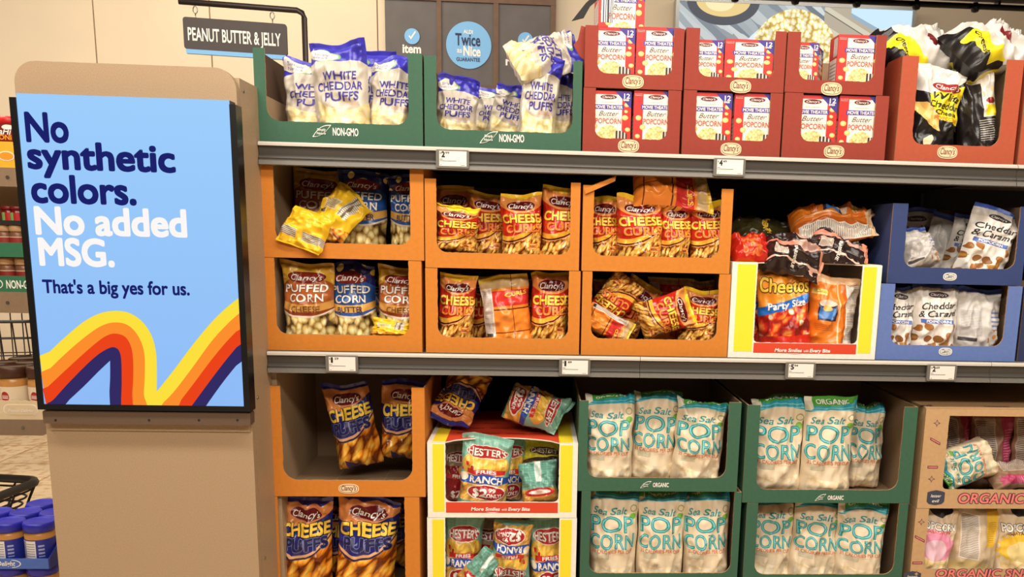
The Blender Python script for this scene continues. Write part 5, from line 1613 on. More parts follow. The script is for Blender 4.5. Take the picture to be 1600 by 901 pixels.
# organic sea salt popcorn
P = Print('organic_popcorn_print', (226, 208, 178), 0.5)
P.food(P.AND(P.below(0.125, 0.0, 0.3), P.rect(0.1, 0.9, 0, 1)), 6, 9, [(0, (246, 238, 214)), (0.5, (234, 214, 176)), (1, (206, 180, 138))], 3, 0.25)
P.put(P.above(0.855, 0.0, -0.1), (40, 156, 178)); P.lines(P.AND(P.above(0.855, 0, -0.1), P.below(0.9)), 40, (120, 200, 206), 0.3)
P.put(P.AND(P.above(0.905, 0.04, 0.15)), (70, 156, 52)); P.put(P.AND(P.above(0.89, 0.25, 0.0, 0.2), P.rect(0, 0.16, 0, 1)), (226, 220, 196))
P.put(P.ell(0.86, 0.775, 0.075, 0.035), (150, 160, 110)); P.put(P.ell(0.86, 0.775, 0.055, 0.024), (226, 208, 178)); P.put(P.ell(0.86, 0.69, 0.075, 0.035), (118, 178, 60))
P.lines(P.rect(0.14, 0.42, 0.225, 0.29), 70, (150, 160, 140), 0.45); P.lines(P.rect(0.47, 0.68, 0.255, 0.285), 60, (196, 170, 140), 0.4)
fr = P.done()
P = Print('organic_popcorn_back', (222, 204, 174), 0.5); P.put(P.above(0.90), (70, 156, 52)); P.lines(P.rect(0.15, 0.6, 0.2, 0.7), 44, (170, 150, 124), 0.4); bk_ = P.done()
DES['organic'] = (fr, bk_, [T_('Sea Salt', 0.42, 0.745, 0.62, 0.07, k_teal, 0.0, 0.25, fat=0.014), T_('POP', 0.46, 0.60, 0.82, 0.165, k_aqua, 0.0, 0, 0, k_teal, 0.022, inb=-0.024), T_('CORN', 0.46, 0.415, 0.86, 0.15, k_aqua, 0.0, 0, 0, k_teal, 0.022, inb=-0.024),
                            T_('35 CALORIES PER CUP', 0.47, 0.31, 0.78, 0.038, k_rose, 0, fat=0.016), T_('ORGANIC', 0.52, 0.945, 0.56, 0.042, k_white, 0, fat=0.03)])

# cheddar and caramel popcorn
P = Print('caramel_popcorn_print', (226, 220, 212), 0.4)
P.put(P.above(0.93), (70, 100, 190)); P.put(P.AND(P.above(0.80), P.below(0.93)), (206, 202, 198))
P.blobs(P.below(0.37, 0, 0.15), 5.2, 7.2, 0.42, (164, 106, 52), 4, 0.72); P.blobs(P.below(0.16), 3.2, 5, 0.4, (206, 148, 70), 9, 0.4)
P.put(P.rect(0.10, 0.80, 0.385, 0.45), (86, 112, 188)); P.put(P.ell(0.5, 0.82, 0.20, 0.045), (60, 50, 56))
fr = P.done()
P = Print('caramel_popcorn_back', (200, 196, 192), 0.4); P.put(P.above(0.90), (70, 100, 190)); P.lines(P.rect(0.08, 0.5, 0.2, 0.62), 40, (150, 146, 146), 0.4); P.put(P.rect(0.06, 0.42, 0.10, 0.16), (70, 66, 70)); P.blobs(P.rect(0.62, 1, 0.05, 0.3), 8, 8, 0.34, (196, 134, 66), 2, 0.6); P.lines(P.rect(0.68, 0.95, 0.3, 0.62), 14, (120, 130, 180), 0.4)
bk_ = P.done()
car_t = [T_('Cheddar', 0.50, 0.665, 0.78, 0.095, k_char, 0.0, 0.3, 0.06, fat=0.014), T_('& Caramel', 0.50, 0.545, 0.88, 0.095, k_char, 0.0, 0.3, 0.06, fat=0.014), T_('POPCORN', 0.45, 0.417, 0.46, 0.038, k_white, 0.03), T_("Clancy's", 0.5, 0.82, 0.30, 0.035, k_white, 0.0, 0.25)]
DES['caramel'] = (fr, bk_, car_t)
DES['caramel_back'] = (bk_, fr, [])

# kraft organic popcorn: pink and yellow kinds and backs
def kraftbag(name, sun, food):
    P = Print(name, (226, 204, 172), 0.5)
    P.put(P.AND(P.ell(0.5, 0.93, 0.24, 0.13)), (44, 40, 46))
    P.put(P.ell(0.48, 0.36, 0.42, 0.22), sun)
    d = P.m('ARCTAN2', P.m('SUBTRACT', P.v, 0.36), P.m('SUBTRACT', P.u, 0.48))
    rays = P.m('LESS_THAN', P.m('FRACT', P.m('MULTIPLY', d, 4.5)), 0.35)
    P.put(P.AND(P.ell(0.48, 0.36, 0.50, 0.27), P.m('SUBTRACT', 1.0, P.ell(0.48, 0.36, 0.42, 0.22)), rays), sun)
    P.put(P.ell(0.46, 0.34, 0.25, 0.14), tuple(min(255, int(c * 0.5 + 120)) for c in sun))
    P.food(P.AND(P.below(0.20, 0, 0.5), P.rect(0.1, 0.9, 0, 1)), 6, 8, food, 1, 0.2)
    return P.done()


P = Print('kraft_popcorn_back', (206, 184, 152), 0.5); P.put(P.rect(0.14, 0.5, 0.24, 0.86), (224, 212, 196)); P.lines(P.rect(0.16, 0.48, 0.26, 0.84), 46, (120, 108, 98), 0.4); P.put(P.rect(0.62, 0.86, 0.42, 0.98), (236, 190, 60)); P.lines(P.rect(0.66, 0.83, 0.48, 0.76), 40, (180, 140, 40), 0.4)
P.put(P.AND(P.ell(0.4, 0.10, 0.4, 0.12)), (216, 190, 130)); kb = P.done()
P = Print('kraft_pink_back', (150, 116, 90), 0.5); P.put(P.rect(0.05, 0.5, 0.2, 0.95), (190, 172, 156)); P.lines(P.rect(0.07, 0.48, 0.22, 0.92), 40, (90, 76, 70), 0.4); P.put(P.rect(0.62, 0.92, 0.1, 0.98), (180, 60, 100)); P.lines(P.rect(0.66, 0.9, 0.4, 0.8), 30, (220, 130, 160), 0.4); kp = P.done()
CF = [(0, (246, 236, 200)), (0.5, (232, 206, 150)), (1, (190, 150, 90))]
kt = [T_('POPCORN', 0.48, 0.66, 0.80, 0.095, k_white, 0.03, 0, 0.0, k_char, 0.05)]
DES['kraft_pink'] = (kraftbag('kraft_pink_print', (238, 150, 180), CF), kb, kt + [T_('HIMALAYAN PINK', 0.48, 0.585, 0.60, 0.035, k_pink, 0.03)])
DES['kraft_gold'] = (kraftbag('kraft_gold_print', (240, 196, 60), CF), kb, kt + [T_('HIMALAYAN GOLD', 0.48, 0.585, 0.60, 0.035, k_tanink, 0.03)])
DES['kraft_back'] = (kb, kb, []); DES['kraft_pink_back'] = (kp, kp, [])

# dark lying bags
P = Print('dark_bbq_print', (44, 30, 30), 0.24); P.put(P.rect(0.30, 0.40, 0, 1), (222, 140, 116)); P.blobs(P.rect(0, 1, 0.35, 0.85), 4, 4, 0.42, (226, 180, 164), 3, 0.6); P.put(P.rect(0.46, 0.66, 0.12, 0.34), (222, 206, 190)); P.lines(P.rect(0.47, 0.65, 0.13, 0.33), 60, (120, 100, 90), 0.4); P.put(P.above(0.9, 0.2), (226, 150, 120)); P.put(P.rect(0.72, 0.76, 0, 1), (240, 200, 180))
bbq = P.done()
DES['bbq'] = (bbq, bbq, [T_('BARBECUE', 0.65, 0.46, 0.44, 0.05, k_white, 0.03)])
P = Print('red_hot_print', (190, 36, 24), 0.24); P.food(P.rect(0.2, 0.9, 0.2, 0.6), 5, 7, [(0, (240, 150, 80)), (0.5, (210, 60, 30)), (1, (150, 20, 18))], 2, 0.4); hot = P.done()
DES['hot'] = (hot, hot, [])
P = Print('olive_print', (66, 60, 30), 0.26); P.blobs(P.rect(0, 1, 0.2, 0.8), 4, 4, 0.3, (150, 130, 60), 2, 0.4); olv = P.done()
DES['olive'] = (olv, olv, [T_('Cheetos', 0.5, 0.5, 0.7, 0.12, k_yellow, 0.03, 0.1, 0, k_black, 0.05)])

_R = {}


def lattice(seed, n=40):
    if seed not in _R:
        _R[seed] = np.random.RandomState(seed).rand(n, n)
    return _R[seed]


def vnoise(u, v, seed):
    L = lattice(seed); n = L.shape[0]
    i = np.floor(u).astype(int); j = np.floor(v).astype(int)
    a = u - i; b = v - j
    a = a * a * (3 - 2 * a); b = b * b * (3 - 2 * b)
    g = lambda y, x: L[y % n, x % n]
    return g(j, i) * (1 - a) * (1 - b) + g(j, i + 1) * a * (1 - b) + g(j + 1, i) * (1 - a) * b + g(j + 1, i + 1) * a * b


def ridge(u, v, seed):
    return 1 - np.abs(2 * vnoise(u, v, seed) - 1)


NU, NV = 32, 48
_seed = [100]
PLACED = []
m_foil = flat('silver_foil_inside', (190, 186, 180), 0.25, 0.6)


def bag_mesh(W, H, T, lean=0.0, flop=0.0, vf=0.7, skew=0.0, slump=0.0, crump=1.0, seed=0):
    """Front and back surface grids of a filled pillow bag standing on its bottom, facing -y."""
    vv = np.linspace(0, 1, NV + 1) ** 1.0; uu = np.linspace(-1, 1, NU + 1)
    uu = np.sign(uu) * np.abs(uu) ** 0.85
    U, V = np.meshgrid(uu, vv)
    g = np.clip(V / 0.13, 0, 1) ** 0.55 * np.clip((0.955 - V) / 0.50, 0, 1) ** 0.75
    t = T / 2 * g * np.clip(1 - np.abs(U) ** 2.4, 0, 1) ** 0.6
    wv = (1 - 0.07 * np.clip(V / 0.2, 0, 1) * np.clip((0.95 - V) / 0.4, 0, 1) ** 0.6) - 0.07 * np.exp(-V / 0.035)
    seal = np.clip((V - 0.945) / 0.01, 0, 1)
    # creases: gathers under the seal, folds at the sides, broad dents
    top = np.exp(-(0.95 - np.minimum(V, 0.95)) / 0.13); bot = np.exp(-V / 0.08)
    def creases(s0):
        c = 0.014 * top * (ridge(U * 3.2 + 9, V * 1.6, s0) ** 1.5 - 0.4) + 0.006 * bot * (ridge(U * 4 + 5, V * 3, s0 + 1) ** 2 - 0.4)
        c += 0.0125 * np.abs(U) ** 1.7 * (ridge(U * 1.1 + 3 + V * 2.0, V * 6.5, s0 + 2) ** 2.0 - 0.45)
        c += 0.012 * (ridge(U * 1.3 + V * 1.7 + 7, V * 2.6 - U * 1.1, s0 + 3) ** 2.5 - 0.3) + 0.008 * (ridge(U * 2.6 - V * 2 + 1, V * 5.1 + U, s0 + 4) ** 2.5 - 0.3) + 0.004 * (ridge(U * 4.6 + V * 3 + 1, V * 9.1 - 2 * U, s0 + 5) ** 2 - 0.3)
        return c * crump * (1 - 0.75 * seal) * (T / 0.09) ** 0.5
    edge = np.clip((1 - np.abs(U)) / 0.12, 0, 1)
    mid = 0.006 * crump * (vnoise(U * 1.6 + 4, V * 3.5, seed + 8) - 0.5) * (0.4 + np.abs(U)) + 0.010 * crump * top * (vnoise(U * 2.2 + 2, V * 0 + 3.3, seed + 9) - 0.5)
    dx = 0.005 * crump * (vnoise(V * 7 + 2, np.sign(U) * 2 + 5, seed + 10) - 0.5) * np.abs(U)
    # uneven top edge: one corner higher, the middle sagging
    dz = H * np.clip((V - 0.6) / 0.4, 0, 1) ** 1.6 * (0.10 * crump * (vnoise(U * 1.1 + 3, V * 0 + 1.7, seed + 11) - 0.62) + 0.035 * U * (lattice(seed)[0, 0] - 0.5) * 2)
    curl = 0.022 * crump * (vnoise(U * 1.5 + 6, V * 0 + 2.2, seed + 12) - 0.5) * np.clip((V - 0.72) / 0.28, 0, 1)
    ang = lean + flop * np.clip((V - vf) / max(1e-3, 1 - vf), 0, 1) ** 1.2 + slump * np.clip(V, 0, 1)
    dv = np.gradient(vv)
    cy = np.zeros(NV + 1); cz = np.zeros(NV + 1)
    a1 = ang[:, 0]
    for k in range(1, NV + 1):
        am = (a1[k] + a1[k - 1]) / 2
        cy[k] = cy[k - 1] - math.sin(am) * H / NV; cz[k] = cz[k - 1] + math.cos(am) * H / NV
    ny, nz = -np.cos(ang), -np.sin(ang)
    X = U * W / 2 * wv + dx + skew * V ** 2 * H
    def surf(sgn, s0):
        off = sgn * (t + creases(s0) * edge * np.clip(V / 0.02, 0, 1)) + mid
        off = off + curl
        return np.stack([X, cy[:, None] + ny * off - np.sin(ang) * dz, cz[:, None] + nz * off + np.cos(ang) * dz], -1)
    Fr = surf(1, seed); Bk = surf(-1, seed + 20)
    return Fr, Bk


def normals(Pm):
    du = np.gradient(Pm, axis=1); dv = np.gradient(Pm, axis=0)
    n = np.cross(du, dv)
    return n / (np.linalg.norm(n, axis=2)[..., None] + 1e-12)


def bag(des, rect, label, case=None, off=0.012, Y=None, T=0.075, roll=0.0, pitch=0.0, yaw=0.0, group=None, base=True, z0=None, lean=0.0, flop=0.0, vf=0.72,
        skew=0.0, slump=0.0, crump=1.0, name='snack_bag', wh=None, cat='snack bag', clip=True, lid=None, fix=False):
    """rect: visible pixel box (x0, y0, x1, y1) used to find the bag's true place and size on its plane Y (front face)."""
    c = CASES.get(case)
    on_top = Y is not None
    if Y is None: Y = c['Y'] + 0.006 + off
    x0, y0, x1, y1 = rect
    xm, ym = (x0 + x1) / 2, (y0 + y1) / 2
    W = at(x1, ym, Y)[0] - at(x0, ym, Y)[0]
    zt = at(xm, y0, Y)[2]; zb = at(xm, y1, Y)[2]
    zvis = zb
    if base and c is not None: zb = c['z0'] + 0.0045
    if z0 is not None: zb = z0
    H = zt - zb
    kv = 0.9 * max(0.0, (zvis - zb) / H) if not wh else 0.0
    if wh: Wb, Hb = wh
    else: Wb, Hb = W, H
    cen = Vector((at(xm, ym, Y)[0], Y + T / 2, (zt + zb) / 2))
    _seed[0] += 37
    Fr, Bk = bag_mesh(Wb, Hb, T, lean, flop, vf, skew, slump, crump, _seed[0])
    ctr = (Fr + Bk).reshape(-1, 3).mean(0) / 2
    if flop or slump or lean: ctr = np.array([0, 0, Hb / 2]) if not wh else ctr
    fr_m, bk_m, texts = DES[des]
    R = Matrix.Rotation(math.radians(yaw), 3, 'Z') @ Matrix.Rotation(math.radians(pitch), 3, 'X') @ Matrix.Rotation(math.radians(roll), 3, 'Y')
    org = cen - R @ Vector(ctr)
    # the film gives way where it meets the card walls, floor or lid of its case
    Rn = np.array(R); on = np.array(org)
    if c is not None and clip:
        for A in (Fr, Bk):
            Wd = A @ Rn.T + on
            if not on_top:
                ins = Wd[..., 2] < c['z1'] + 0.002
                Wd[..., 0] = np.where(ins, np.clip(Wd[..., 0], c['x0'] + 0.0052, c['x1'] - 0.0052), Wd[..., 0])
                Wd[..., 2] = np.maximum(Wd[..., 2], c['z0'] + 0.0040)
                wall = ins & ((Wd[..., 2] < c['cb'] + 0.004) | (Wd[..., 0] < c['cl'] + 0.003) | (Wd[..., 0] > c['cr'] - 0.003))
                lim = np.where(wall, c['Y'] + 0.0052, -9.0)
                Wd[..., 1] = np.minimum(np.maximum(Wd[..., 1], lim), c['Y'] + c['depth'] - 0.006)
            elif lid is not None:
                Wd[..., 2] = np.where(Wd[..., 1] > c['Y'] + lid[1], np.maximum(Wd[..., 2], lid[0]), Wd[..., 2])
            A[:] = (Wd - on) @ Rn
    g = MB(); ks = int(round(0.95 * NV))
    UV = np.stack(np.meshgrid(np.linspace(0, 1, NU + 1), (np.linspace(0, 1, NV + 1) - kv) / (1 - kv)), -1)
    g.grid(Fr[:ks + 1], fr_m, UV[:ks + 1]); g.grid(Bk[:ks + 1], bk_m, UV[:ks + 1], flip=True)
    # close the sides and bottom
    lft = np.stack([Bk[:ks + 1, 0], Fr[:ks + 1, 0]], 1); rgt = np.stack([Fr[:ks + 1, -1], Bk[:ks + 1, -1]], 1)
    uvl = np.stack([UV[:ks + 1, 0]] * 2, 1); uvr = np.stack([UV[:ks + 1, -1]] * 2, 1)
    g.grid(lft, fr_m, uvl); g.grid(rgt, fr_m, uvr)
    bt = np.stack([Bk[0], Fr[0]], 0); g.grid(bt, fr_m, np.stack([UV[0]] * 2, 0))
    N = normals(Fr); NB = normals(Bk[:, ::-1])
    for q in texts:
        Pq, Nq = (Fr, N) if q['face'] == 'f' else (Bk[:, ::-1], NB)
        q = dict(q, cv=q['cv'] * (1 - kv) + kv, h=q['h'] * (1 - kv))
        kw = dict(fat=q['fat'], bold=q['bold'], shear=q['shear'], rot=q['rot'], asp=Hb / max(Wb, 1e-3) if q['rot'] else 1.0)
        if kw['asp'] != 1.0: kw['asp'] = 1.6
        if q['out'] is not None:
            g.text(q['s'], Pq, Nq, q['cu'], q['cv'], q['w'], q['h'], q['out'], 0.0003, extra=q['ex'], **kw)
            if q['inb'] is not None: kw['bold'] = q['inb']
            g.text(q['s'], Pq, Nq, q['cu'], q['cv'], q['w'], q['h'], q['mat'], 0.0008, **kw)
        else:
            g.text(q['s'], Pq, Nq, q['cu'], q['cv'], q['w'], q['h'], q['mat'], 0.0007, **kw)
    o = thing(name, label, cat, (0, 0, 0), group)
    o.matrix_world = Matrix.Translation(org) @ R.to_4x4()
    g.build('pouch', o, local=True)
    # crimped top seal
    s = MB(); S1 = Fr[ks:].copy(); S2 = Bk[ks:].copy()
    s.grid(S1, fr_m, UV[ks:]); s.grid(S2, bk_m, UV[ks:], flip=True)
    for a, b_ in ((S2[:, :1], S1[:, :1]), (S1[:, -1:], S2[:, -1:])):
        s.grid(np.concatenate([a, b_], 1), fr_m, np.stack([UV[ks:, 0]] * 2, 1))
    s.grid(np.stack([S1[-1], S2[-1]], 0), fr_m, np.stack([UV[-1]] * 2, 0))
    s.build('top_seal', o, local=True)
    n1 = (NU + 1) * (NV + 1)
    Wf = np.concatenate([Fr.reshape(-1, 3), Bk.reshape(-1, 3)]) @ Rn.T + on
    PLACED.append((o, Wf, case, on_top or fix))
    return o

# ------------------------------------------------------------------ every bag in its place
def row(case, group, items):
    for it in items:
        des, rect, label = it[:3]
        kw = it[3] if len(it) > 3 else {}
        bag(des, rect, label, case, group=group, **kw)


row('G1', 'white cheddar puff bags in the left green case', [
    ('white_puffs', (432, 84, 536, 192), 'white puff bag standing at the left of the left green case', dict(off=0.06, T=0.09, roll=-1, flop=-0.5, crump=1.35)),
    ('white_puffs', (482, 56, 574, 194), 'white puff bag with tall violet top in the middle of the left green case', dict(off=0.008, T=0.08, roll=-3, flop=0.55, vf=0.78, crump=1.35)),
    ('white_puffs', (572, 82, 650, 194), 'white puff bag with crushed violet top at the right of the left green case', dict(off=0.02, T=0.09, roll=3, flop=-0.4, crump=1.35)),
    ('white_puffs', (528, 70, 612, 190), 'white puff bag standing behind the middle and right ones in the left green case', dict(off=0.155, T=0.08, roll=4, flop=0.5, crump=1.35)),
])
row('G2', 'white cheddar puff bags in the right green case', [
    ('white_puffs', (677, 119, 746, 204), 'shaded white puff bag leaning at the left wall of the second green case', dict(off=0.10, T=0.08, roll=4, flop=0.7, crump=1.35)),
    ('white_puffs', (738, 136, 800, 206), 'shaded white puff bag deep at the back of the second green case', dict(off=0.24, T=0.08, roll=5, crump=1.35)),
    ('white_puffs', (764, 124, 830, 207), 'white puff bag with folded violet top tilting right in the second green case', dict(off=0.13, T=0.08, roll=13, flop=0.9, crump=1.35)),
    ('white_puffs', (810, 76, 876, 207), 'bright white puff bag at the front of the second green case', dict(off=0.008, T=0.075, roll=5, flop=0.9, vf=0.74, crump=1.35)),
    ('white_puffs', (848, 110, 902, 204), 'white puff bag in shade behind the right post of the second green case', dict(off=0.09, T=0.08, roll=-2, crump=1.35)),
    ('white_puffs', (815, 62, 896, 108), 'white puff bag lying across the tops at the right of the second green case', dict(fix=True, off=0.03, T=0.07, base=False, wh=(0.12, 0.19), roll=72, pitch=-38, yaw=12, crump=1.4)),
])
row('W1', 'black and yellow popcorn bags', [
    ('black_popcorn', (1428, 93, 1512, 226), 'black and yellow popcorn bag at the front left of the rust red case', dict(off=0.010, T=0.085, roll=6, flop=-0.3, crump=1.3)),
    ('black_popcorn', (1506, 100, 1568, 226), 'black popcorn bag showing its back at the right of the rust red case', dict(off=0.03, T=0.075, roll=8, yaw=168, crump=1.2)),
    ('black_popcorn', (1466, 96, 1530, 226), 'black popcorn bag in the second row of the rust red case', dict(off=0.135, T=0.08, roll=3, crump=1.35)),
    ('black_popcorn_top', (1386, 42, 1516, 102), 'black and yellow popcorn bag lying on top of the rust red case, left', dict(off=0.06, T=0.10, base=False, wh=(0.155, 0.235), roll=78, pitch=-45, yaw=10, crump=1.5)),
    ('black_popcorn_top', (1500, 34, 1622, 100), 'black and yellow popcorn bag lying on top of the rust red case, right', dict(off=0.04, T=0.10, base=False, wh=(0.155, 0.235), roll=70, pitch=-45, yaw=8, crump=1.5)),
])
row('O1', 'puffed corn bags in the upper left orange case', [
    ('corn_cheese', (450, 260, 536, 380), 'cheese puffed corn bag in shade at the left of the upper case', dict(off=0.17, T=0.09, roll=2)),
    ('corn_butter', (522, 262, 602, 380), 'blue butter puffed corn bag in the middle of the upper case', dict(off=0.10, T=0.09, roll=1)),
    ('corn_butter', (603, 268, 668, 380), 'blue butter puffed corn bag half behind the right post of the upper case', dict(off=0.09, T=0.09)),
    ('corn_yellow', (478, 300, 556, 378), 'yellow backed puffed corn bag slumped against the blue bag', dict(off=0.004, T=0.06, base=False, wh=(0.112, 0.155), roll=33, pitch=-28, crump=1.3)),
    ('yellow_flap', (436, 334, 514, 384), 'yellow puffed corn bag folded down over the front edge', dict(off=-0.024, T=0.04, base=False, wh=(0.115, 0.100), roll=200, pitch=-20, crump=1.5, clip=False)),
])
row('O2', 'puffed corn bags in the lower left orange case', [
    ('corn_cheese', (434, 408, 518, 523), 'cheese puffed corn bag at the left of the lower orange case', dict(off=0.012, T=0.095, roll=-1)),
    ('corn_butter', (508, 411, 584, 523), 'blue butter puffed corn bag in the middle of the lower orange case', dict(off=0.045, T=0.09, roll=-2)),
    ('corn_butter', (552, 413, 602, 523), 'blue puffed corn bag deep behind the butter one in the lower orange case', dict(off=0.16, T=0.08)),
    ('corn_cheese', (585, 413, 664, 523), 'cheese puffed corn bag at the right of the lower orange case', dict(off=0.04, T=0.09, roll=2)),
    ('corn_yellow', (578, 504, 642, 528), 'yellow puffed corn bag lying flat in front of the lower right bag', dict(off=-0.002, T=0.03, base=False, wh=(0.10, 0.05), roll=8, pitch=-20, crump=1.2)),
])
row('C1', 'cheese curl bags in the upper middle orange case', [
    ('curls', (678, 289, 740, 396), 'cheese curl bag in shade behind the front left one, upper middle case', dict(off=0.12, T=0.08)),
    ('curls', (676, 318, 748, 394), 'short cheese curl bag slumped at the front left of the upper middle case', dict(off=-0.001, T=0.07, base=False, roll=3, flop=0.9, vf=0.80, crump=1.3)),
    ('curls', (728, 297, 792, 396), 'second cheese curl bag from the left in the upper middle case', dict(off=0.085, T=0.085, roll=2)),
    ('curls', (781, 298, 848, 398), 'third cheese curl bag from the left in the upper middle case', dict(off=0.012, T=0.085, roll=-1)),
    ('curls', (845, 291, 914, 396), 'rightmost cheese curl bag in the upper middle case, cut by the post', dict(off=0.02, T=0.085, roll=2)),
])
row('C2', 'cheese curl bags in the lower middle orange case', [
    ('curls', (682, 425, 741, 528), 'cheese curl bag at the left of the lower middle case', dict(off=0.014, T=0.085, roll=4, flop=0.5)),
    ('curls', (730, 430, 784, 528), 'cheese curl bag in shade beside the backwards one', dict(off=0.11, T=0.085)),
    ('curls_back', (752, 430, 830, 528), 'cheese curl bag turned backwards with a white label strip', dict(off=0.018, T=0.07, roll=-6)),
    ('curls', (802, 432, 846, 528), 'cheese curl bag in shade behind the rightmost one, lower middle case', dict(off=0.16, T=0.08)),
    ('curls', (828, 424, 892, 528), 'cheese curl bag at the right of the lower middle case', dict(off=0.014, T=0.085, roll=2, flop=-0.4)),
])
row('C3', 'cheese curl bags in the upper right orange case', [
    ('curls', (918, 304, 972, 400), 'leftmost cheese curl bag under the torn flap', dict(off=0.02, T=0.085, roll=2)),
    ('curls', (964, 302, 1041, 402), 'broad cheese curl bag with yellow top in the case with the torn flap', dict(off=0.006, T=0.085, roll=-1, flop=0.4)),
    ('curls', (1032, 312, 1084, 402), 'third cheese curl bag in the case with the torn flap', dict(off=0.022, T=0.08, roll=2, flop=0.6)),
    ('curls', (1080, 312, 1140, 402), 'rightmost cheese curl bag in the case with the torn flap', dict(off=0.025, T=0.085, roll=-1, flop=0.4)),
    ('curls_back', (988, 278, 1118, 314), 'cheese curl bag lying face down across the tops of the others', dict(fix=True, off=0.03, T=0.07, base=False, wh=(0.125, 0.20), roll=94, pitch=-42, yaw=4, crump=1.4)),
    ('curls', (1045, 306, 1128, 398), 'cheese curl bag in the second row of the case with the torn flap', dict(off=0.14, T=0.08)),
])
row('C4', 'jumbled cheese curl bags', [
    ('curls', (922, 436, 998, 510), 'cheese curl bag tipped upside down at the upper left of the jumbled case', dict(off=0.03, T=0.05, base=False, wh=(0.10, 0.15), roll=215, pitch=8)),
    ('curls_back', (920, 488, 984, 530), 'cheese curl bag lying low with yellow end at the left of the jumbled case', dict(off=0.004, T=0.045, base=False, wh=(0.07, 0.13), roll=118, pitch=-12)),
    ('curls', (952, 440, 1030, 530), 'cheese curl bag leaning right behind the tilted front bag', dict(off=0.085, T=0.07, base=False, wh=(0.10, 0.16), roll=28)),
    ('curls', (1002, 452, 1086, 532), 'cheese curl bag lying on its side at the front of the jumbled case', dict(off=-0.002, T=0.065, base=False, wh=(0.105, 0.145), roll=72, pitch=4)),
    ('curls', (1066, 452, 1128, 530), 'cheese curl bag upright at the right of the jumbled case', dict(off=0.03, T=0.075, roll=6, base=True)),
    ('curls_back', (1014, 430, 1086, 480), 'cheese curl bag with striped back deep in the jumbled case', dict(off=0.14, T=0.07, base=True, roll=2)),
    ('curls_back', (1080, 436, 1124, 480), 'cheese curl bag with yellow top at the back right of the jumbled case', dict(off=0.13, T=0.06, base=True, roll=-4)),
    ('curls', (925, 436, 985, 530), 'cheese curl bag in the second row at the left of the jumbled case', dict(off=0.14, T=0.07, roll=4)),
])
row('H0', 'snack bags in the party size case', [
    ('party', (1160, 420, 1212, 538), 'orange party size bag mostly hidden behind the left yellow post', dict(off=0.05, T=0.08)),
    ('party', (1190, 411, 1275, 541), 'orange party size bag tilting at the front of the white case', dict(off=0.006, T=0.095, roll=-5, flop=-0.2, crump=1.2)),
    ('party_back', (1270, 430, 1347, 541), 'orange party size bag showing its printed back', dict(off=0.010, T=0.095, roll=3, flop=0.3, crump=1.2)),
    ('party', (1232, 432, 1300, 535), 'orange party size bag in the shaded second row', dict(off=0.14, T=0.08)),
])
zlid = CASES['H0']['z1'] + 0.002
Yh = CASES['H0']['Y']
g_ = CASES['H0']
row('H0', 'bags lying on top of the party size case', [
    ('hot', (1148, 374, 1216, 410), 'shiny red bag lying at the left on top of the white case', dict(Y=Yh + 0.035, T=0.06, base=False, wh=(0.10, 0.13), roll=80, pitch=-52, crump=1.5, lid=(zlid, 0.0))),
    ('bbq', (1208, 374, 1288, 428), 'black and pink bag drooping over the opening of the white case', dict(Y=Yh + 0.012, T=0.07, base=False, wh=(0.12, 0.155), roll=100, pitch=-28, yaw=-4, crump=1.6, lid=(zlid, 0.070))),
    ('bbq', (1276, 374, 1356, 418), 'black and pink bag lying at the right on top of the white case', dict(Y=Yh + 0.035, T=0.065, base=False, wh=(0.115, 0.16), roll=112, pitch=-38, yaw=6, crump=1.4, lid=(zlid, 0.0))),
    ('olive', (1150, 354, 1252, 384), 'dark olive bag lying at the back on top of the white case', dict(Y=Yh + 0.16, T=0.07, base=False, wh=(0.13, 0.20), roll=86, pitch=-58, crump=1.4, lid=(zlid, 0.070))),
    ('party_back', (1244, 330, 1376, 376), 'orange bag with pointed end topmost of the pile on the white case', dict(Y=Yh + 0.075, T=0.085, base=False, wh=(0.115, 0.225), roll=82, pitch=-45, yaw=-10, crump=1.6, lid=(zlid, 0.070))),
])
row('B1', 'caramel popcorn bags in the upper blue case', [
    ('caramel', (1412, 324, 1480, 420), 'white popcorn bag in shade at the back left of the dark blue case', dict(off=0.16, T=0.08)),
    ('caramel_back', (1408, 356, 1470, 420), 'white popcorn bag lying folded at the front left of the dark blue case', dict(off=0.012, T=0.07, base=False, roll=-14, pitch=-24, wh=(0.105, 0.115), crump=1.4)),
    ('caramel_back', (1462, 334, 1516, 420), 'grey backed popcorn bag leaning right in the dark blue case', dict(off=0.10, T=0.07, roll=18)),
    ('caramel', (1496, 338, 1556, 420), 'white popcorn bag tilted behind the front right one in the dark blue case', dict(off=0.07, T=0.075, roll=13)),
    ('caramel', (1514, 322, 1596, 420), 'large white caramel popcorn bag at the front right of the dark blue case', dict(off=0.006, T=0.085, roll=14, crump=1.2)),
])
row('B2', 'caramel popcorn bags in the lower blue case', [
    ('caramel', (1388, 449, 1440, 541), 'caramel popcorn bag at the left of the light blue case', dict(off=0.014, T=0.08, roll=2, flop=-0.5)),
    ('caramel', (1435, 446, 1508, 541), 'caramel popcorn bag in the middle of the light blue case', dict(off=0.010, T=0.085, roll=1, flop=-0.5)),
    ('caramel_back', (1500, 450, 1574, 541), 'caramel popcorn bag turned backwards at the right of the light blue case', dict(off=0.02, T=0.08, roll=2, flop=-0.4)),
    ('caramel_back', (1470, 447, 1530, 541), 'grey backed popcorn bag in the second row of the light blue case', dict(off=0.13, T=0.07, roll=6)),
])
row('P1', 'cheese puff bags in the half empty case', [
    ('puffs', (508, 599, 583, 736), 'cheese puff bag tilted left inside the half empty orange case', dict(off=0.10, T=0.10, roll=-11, base=False)),
    ('puffs', (590, 598, 666, 722), 'cheese puff bag at the right of the half empty orange case', dict(off=0.115, T=0.10, roll=2, base=False)),
])
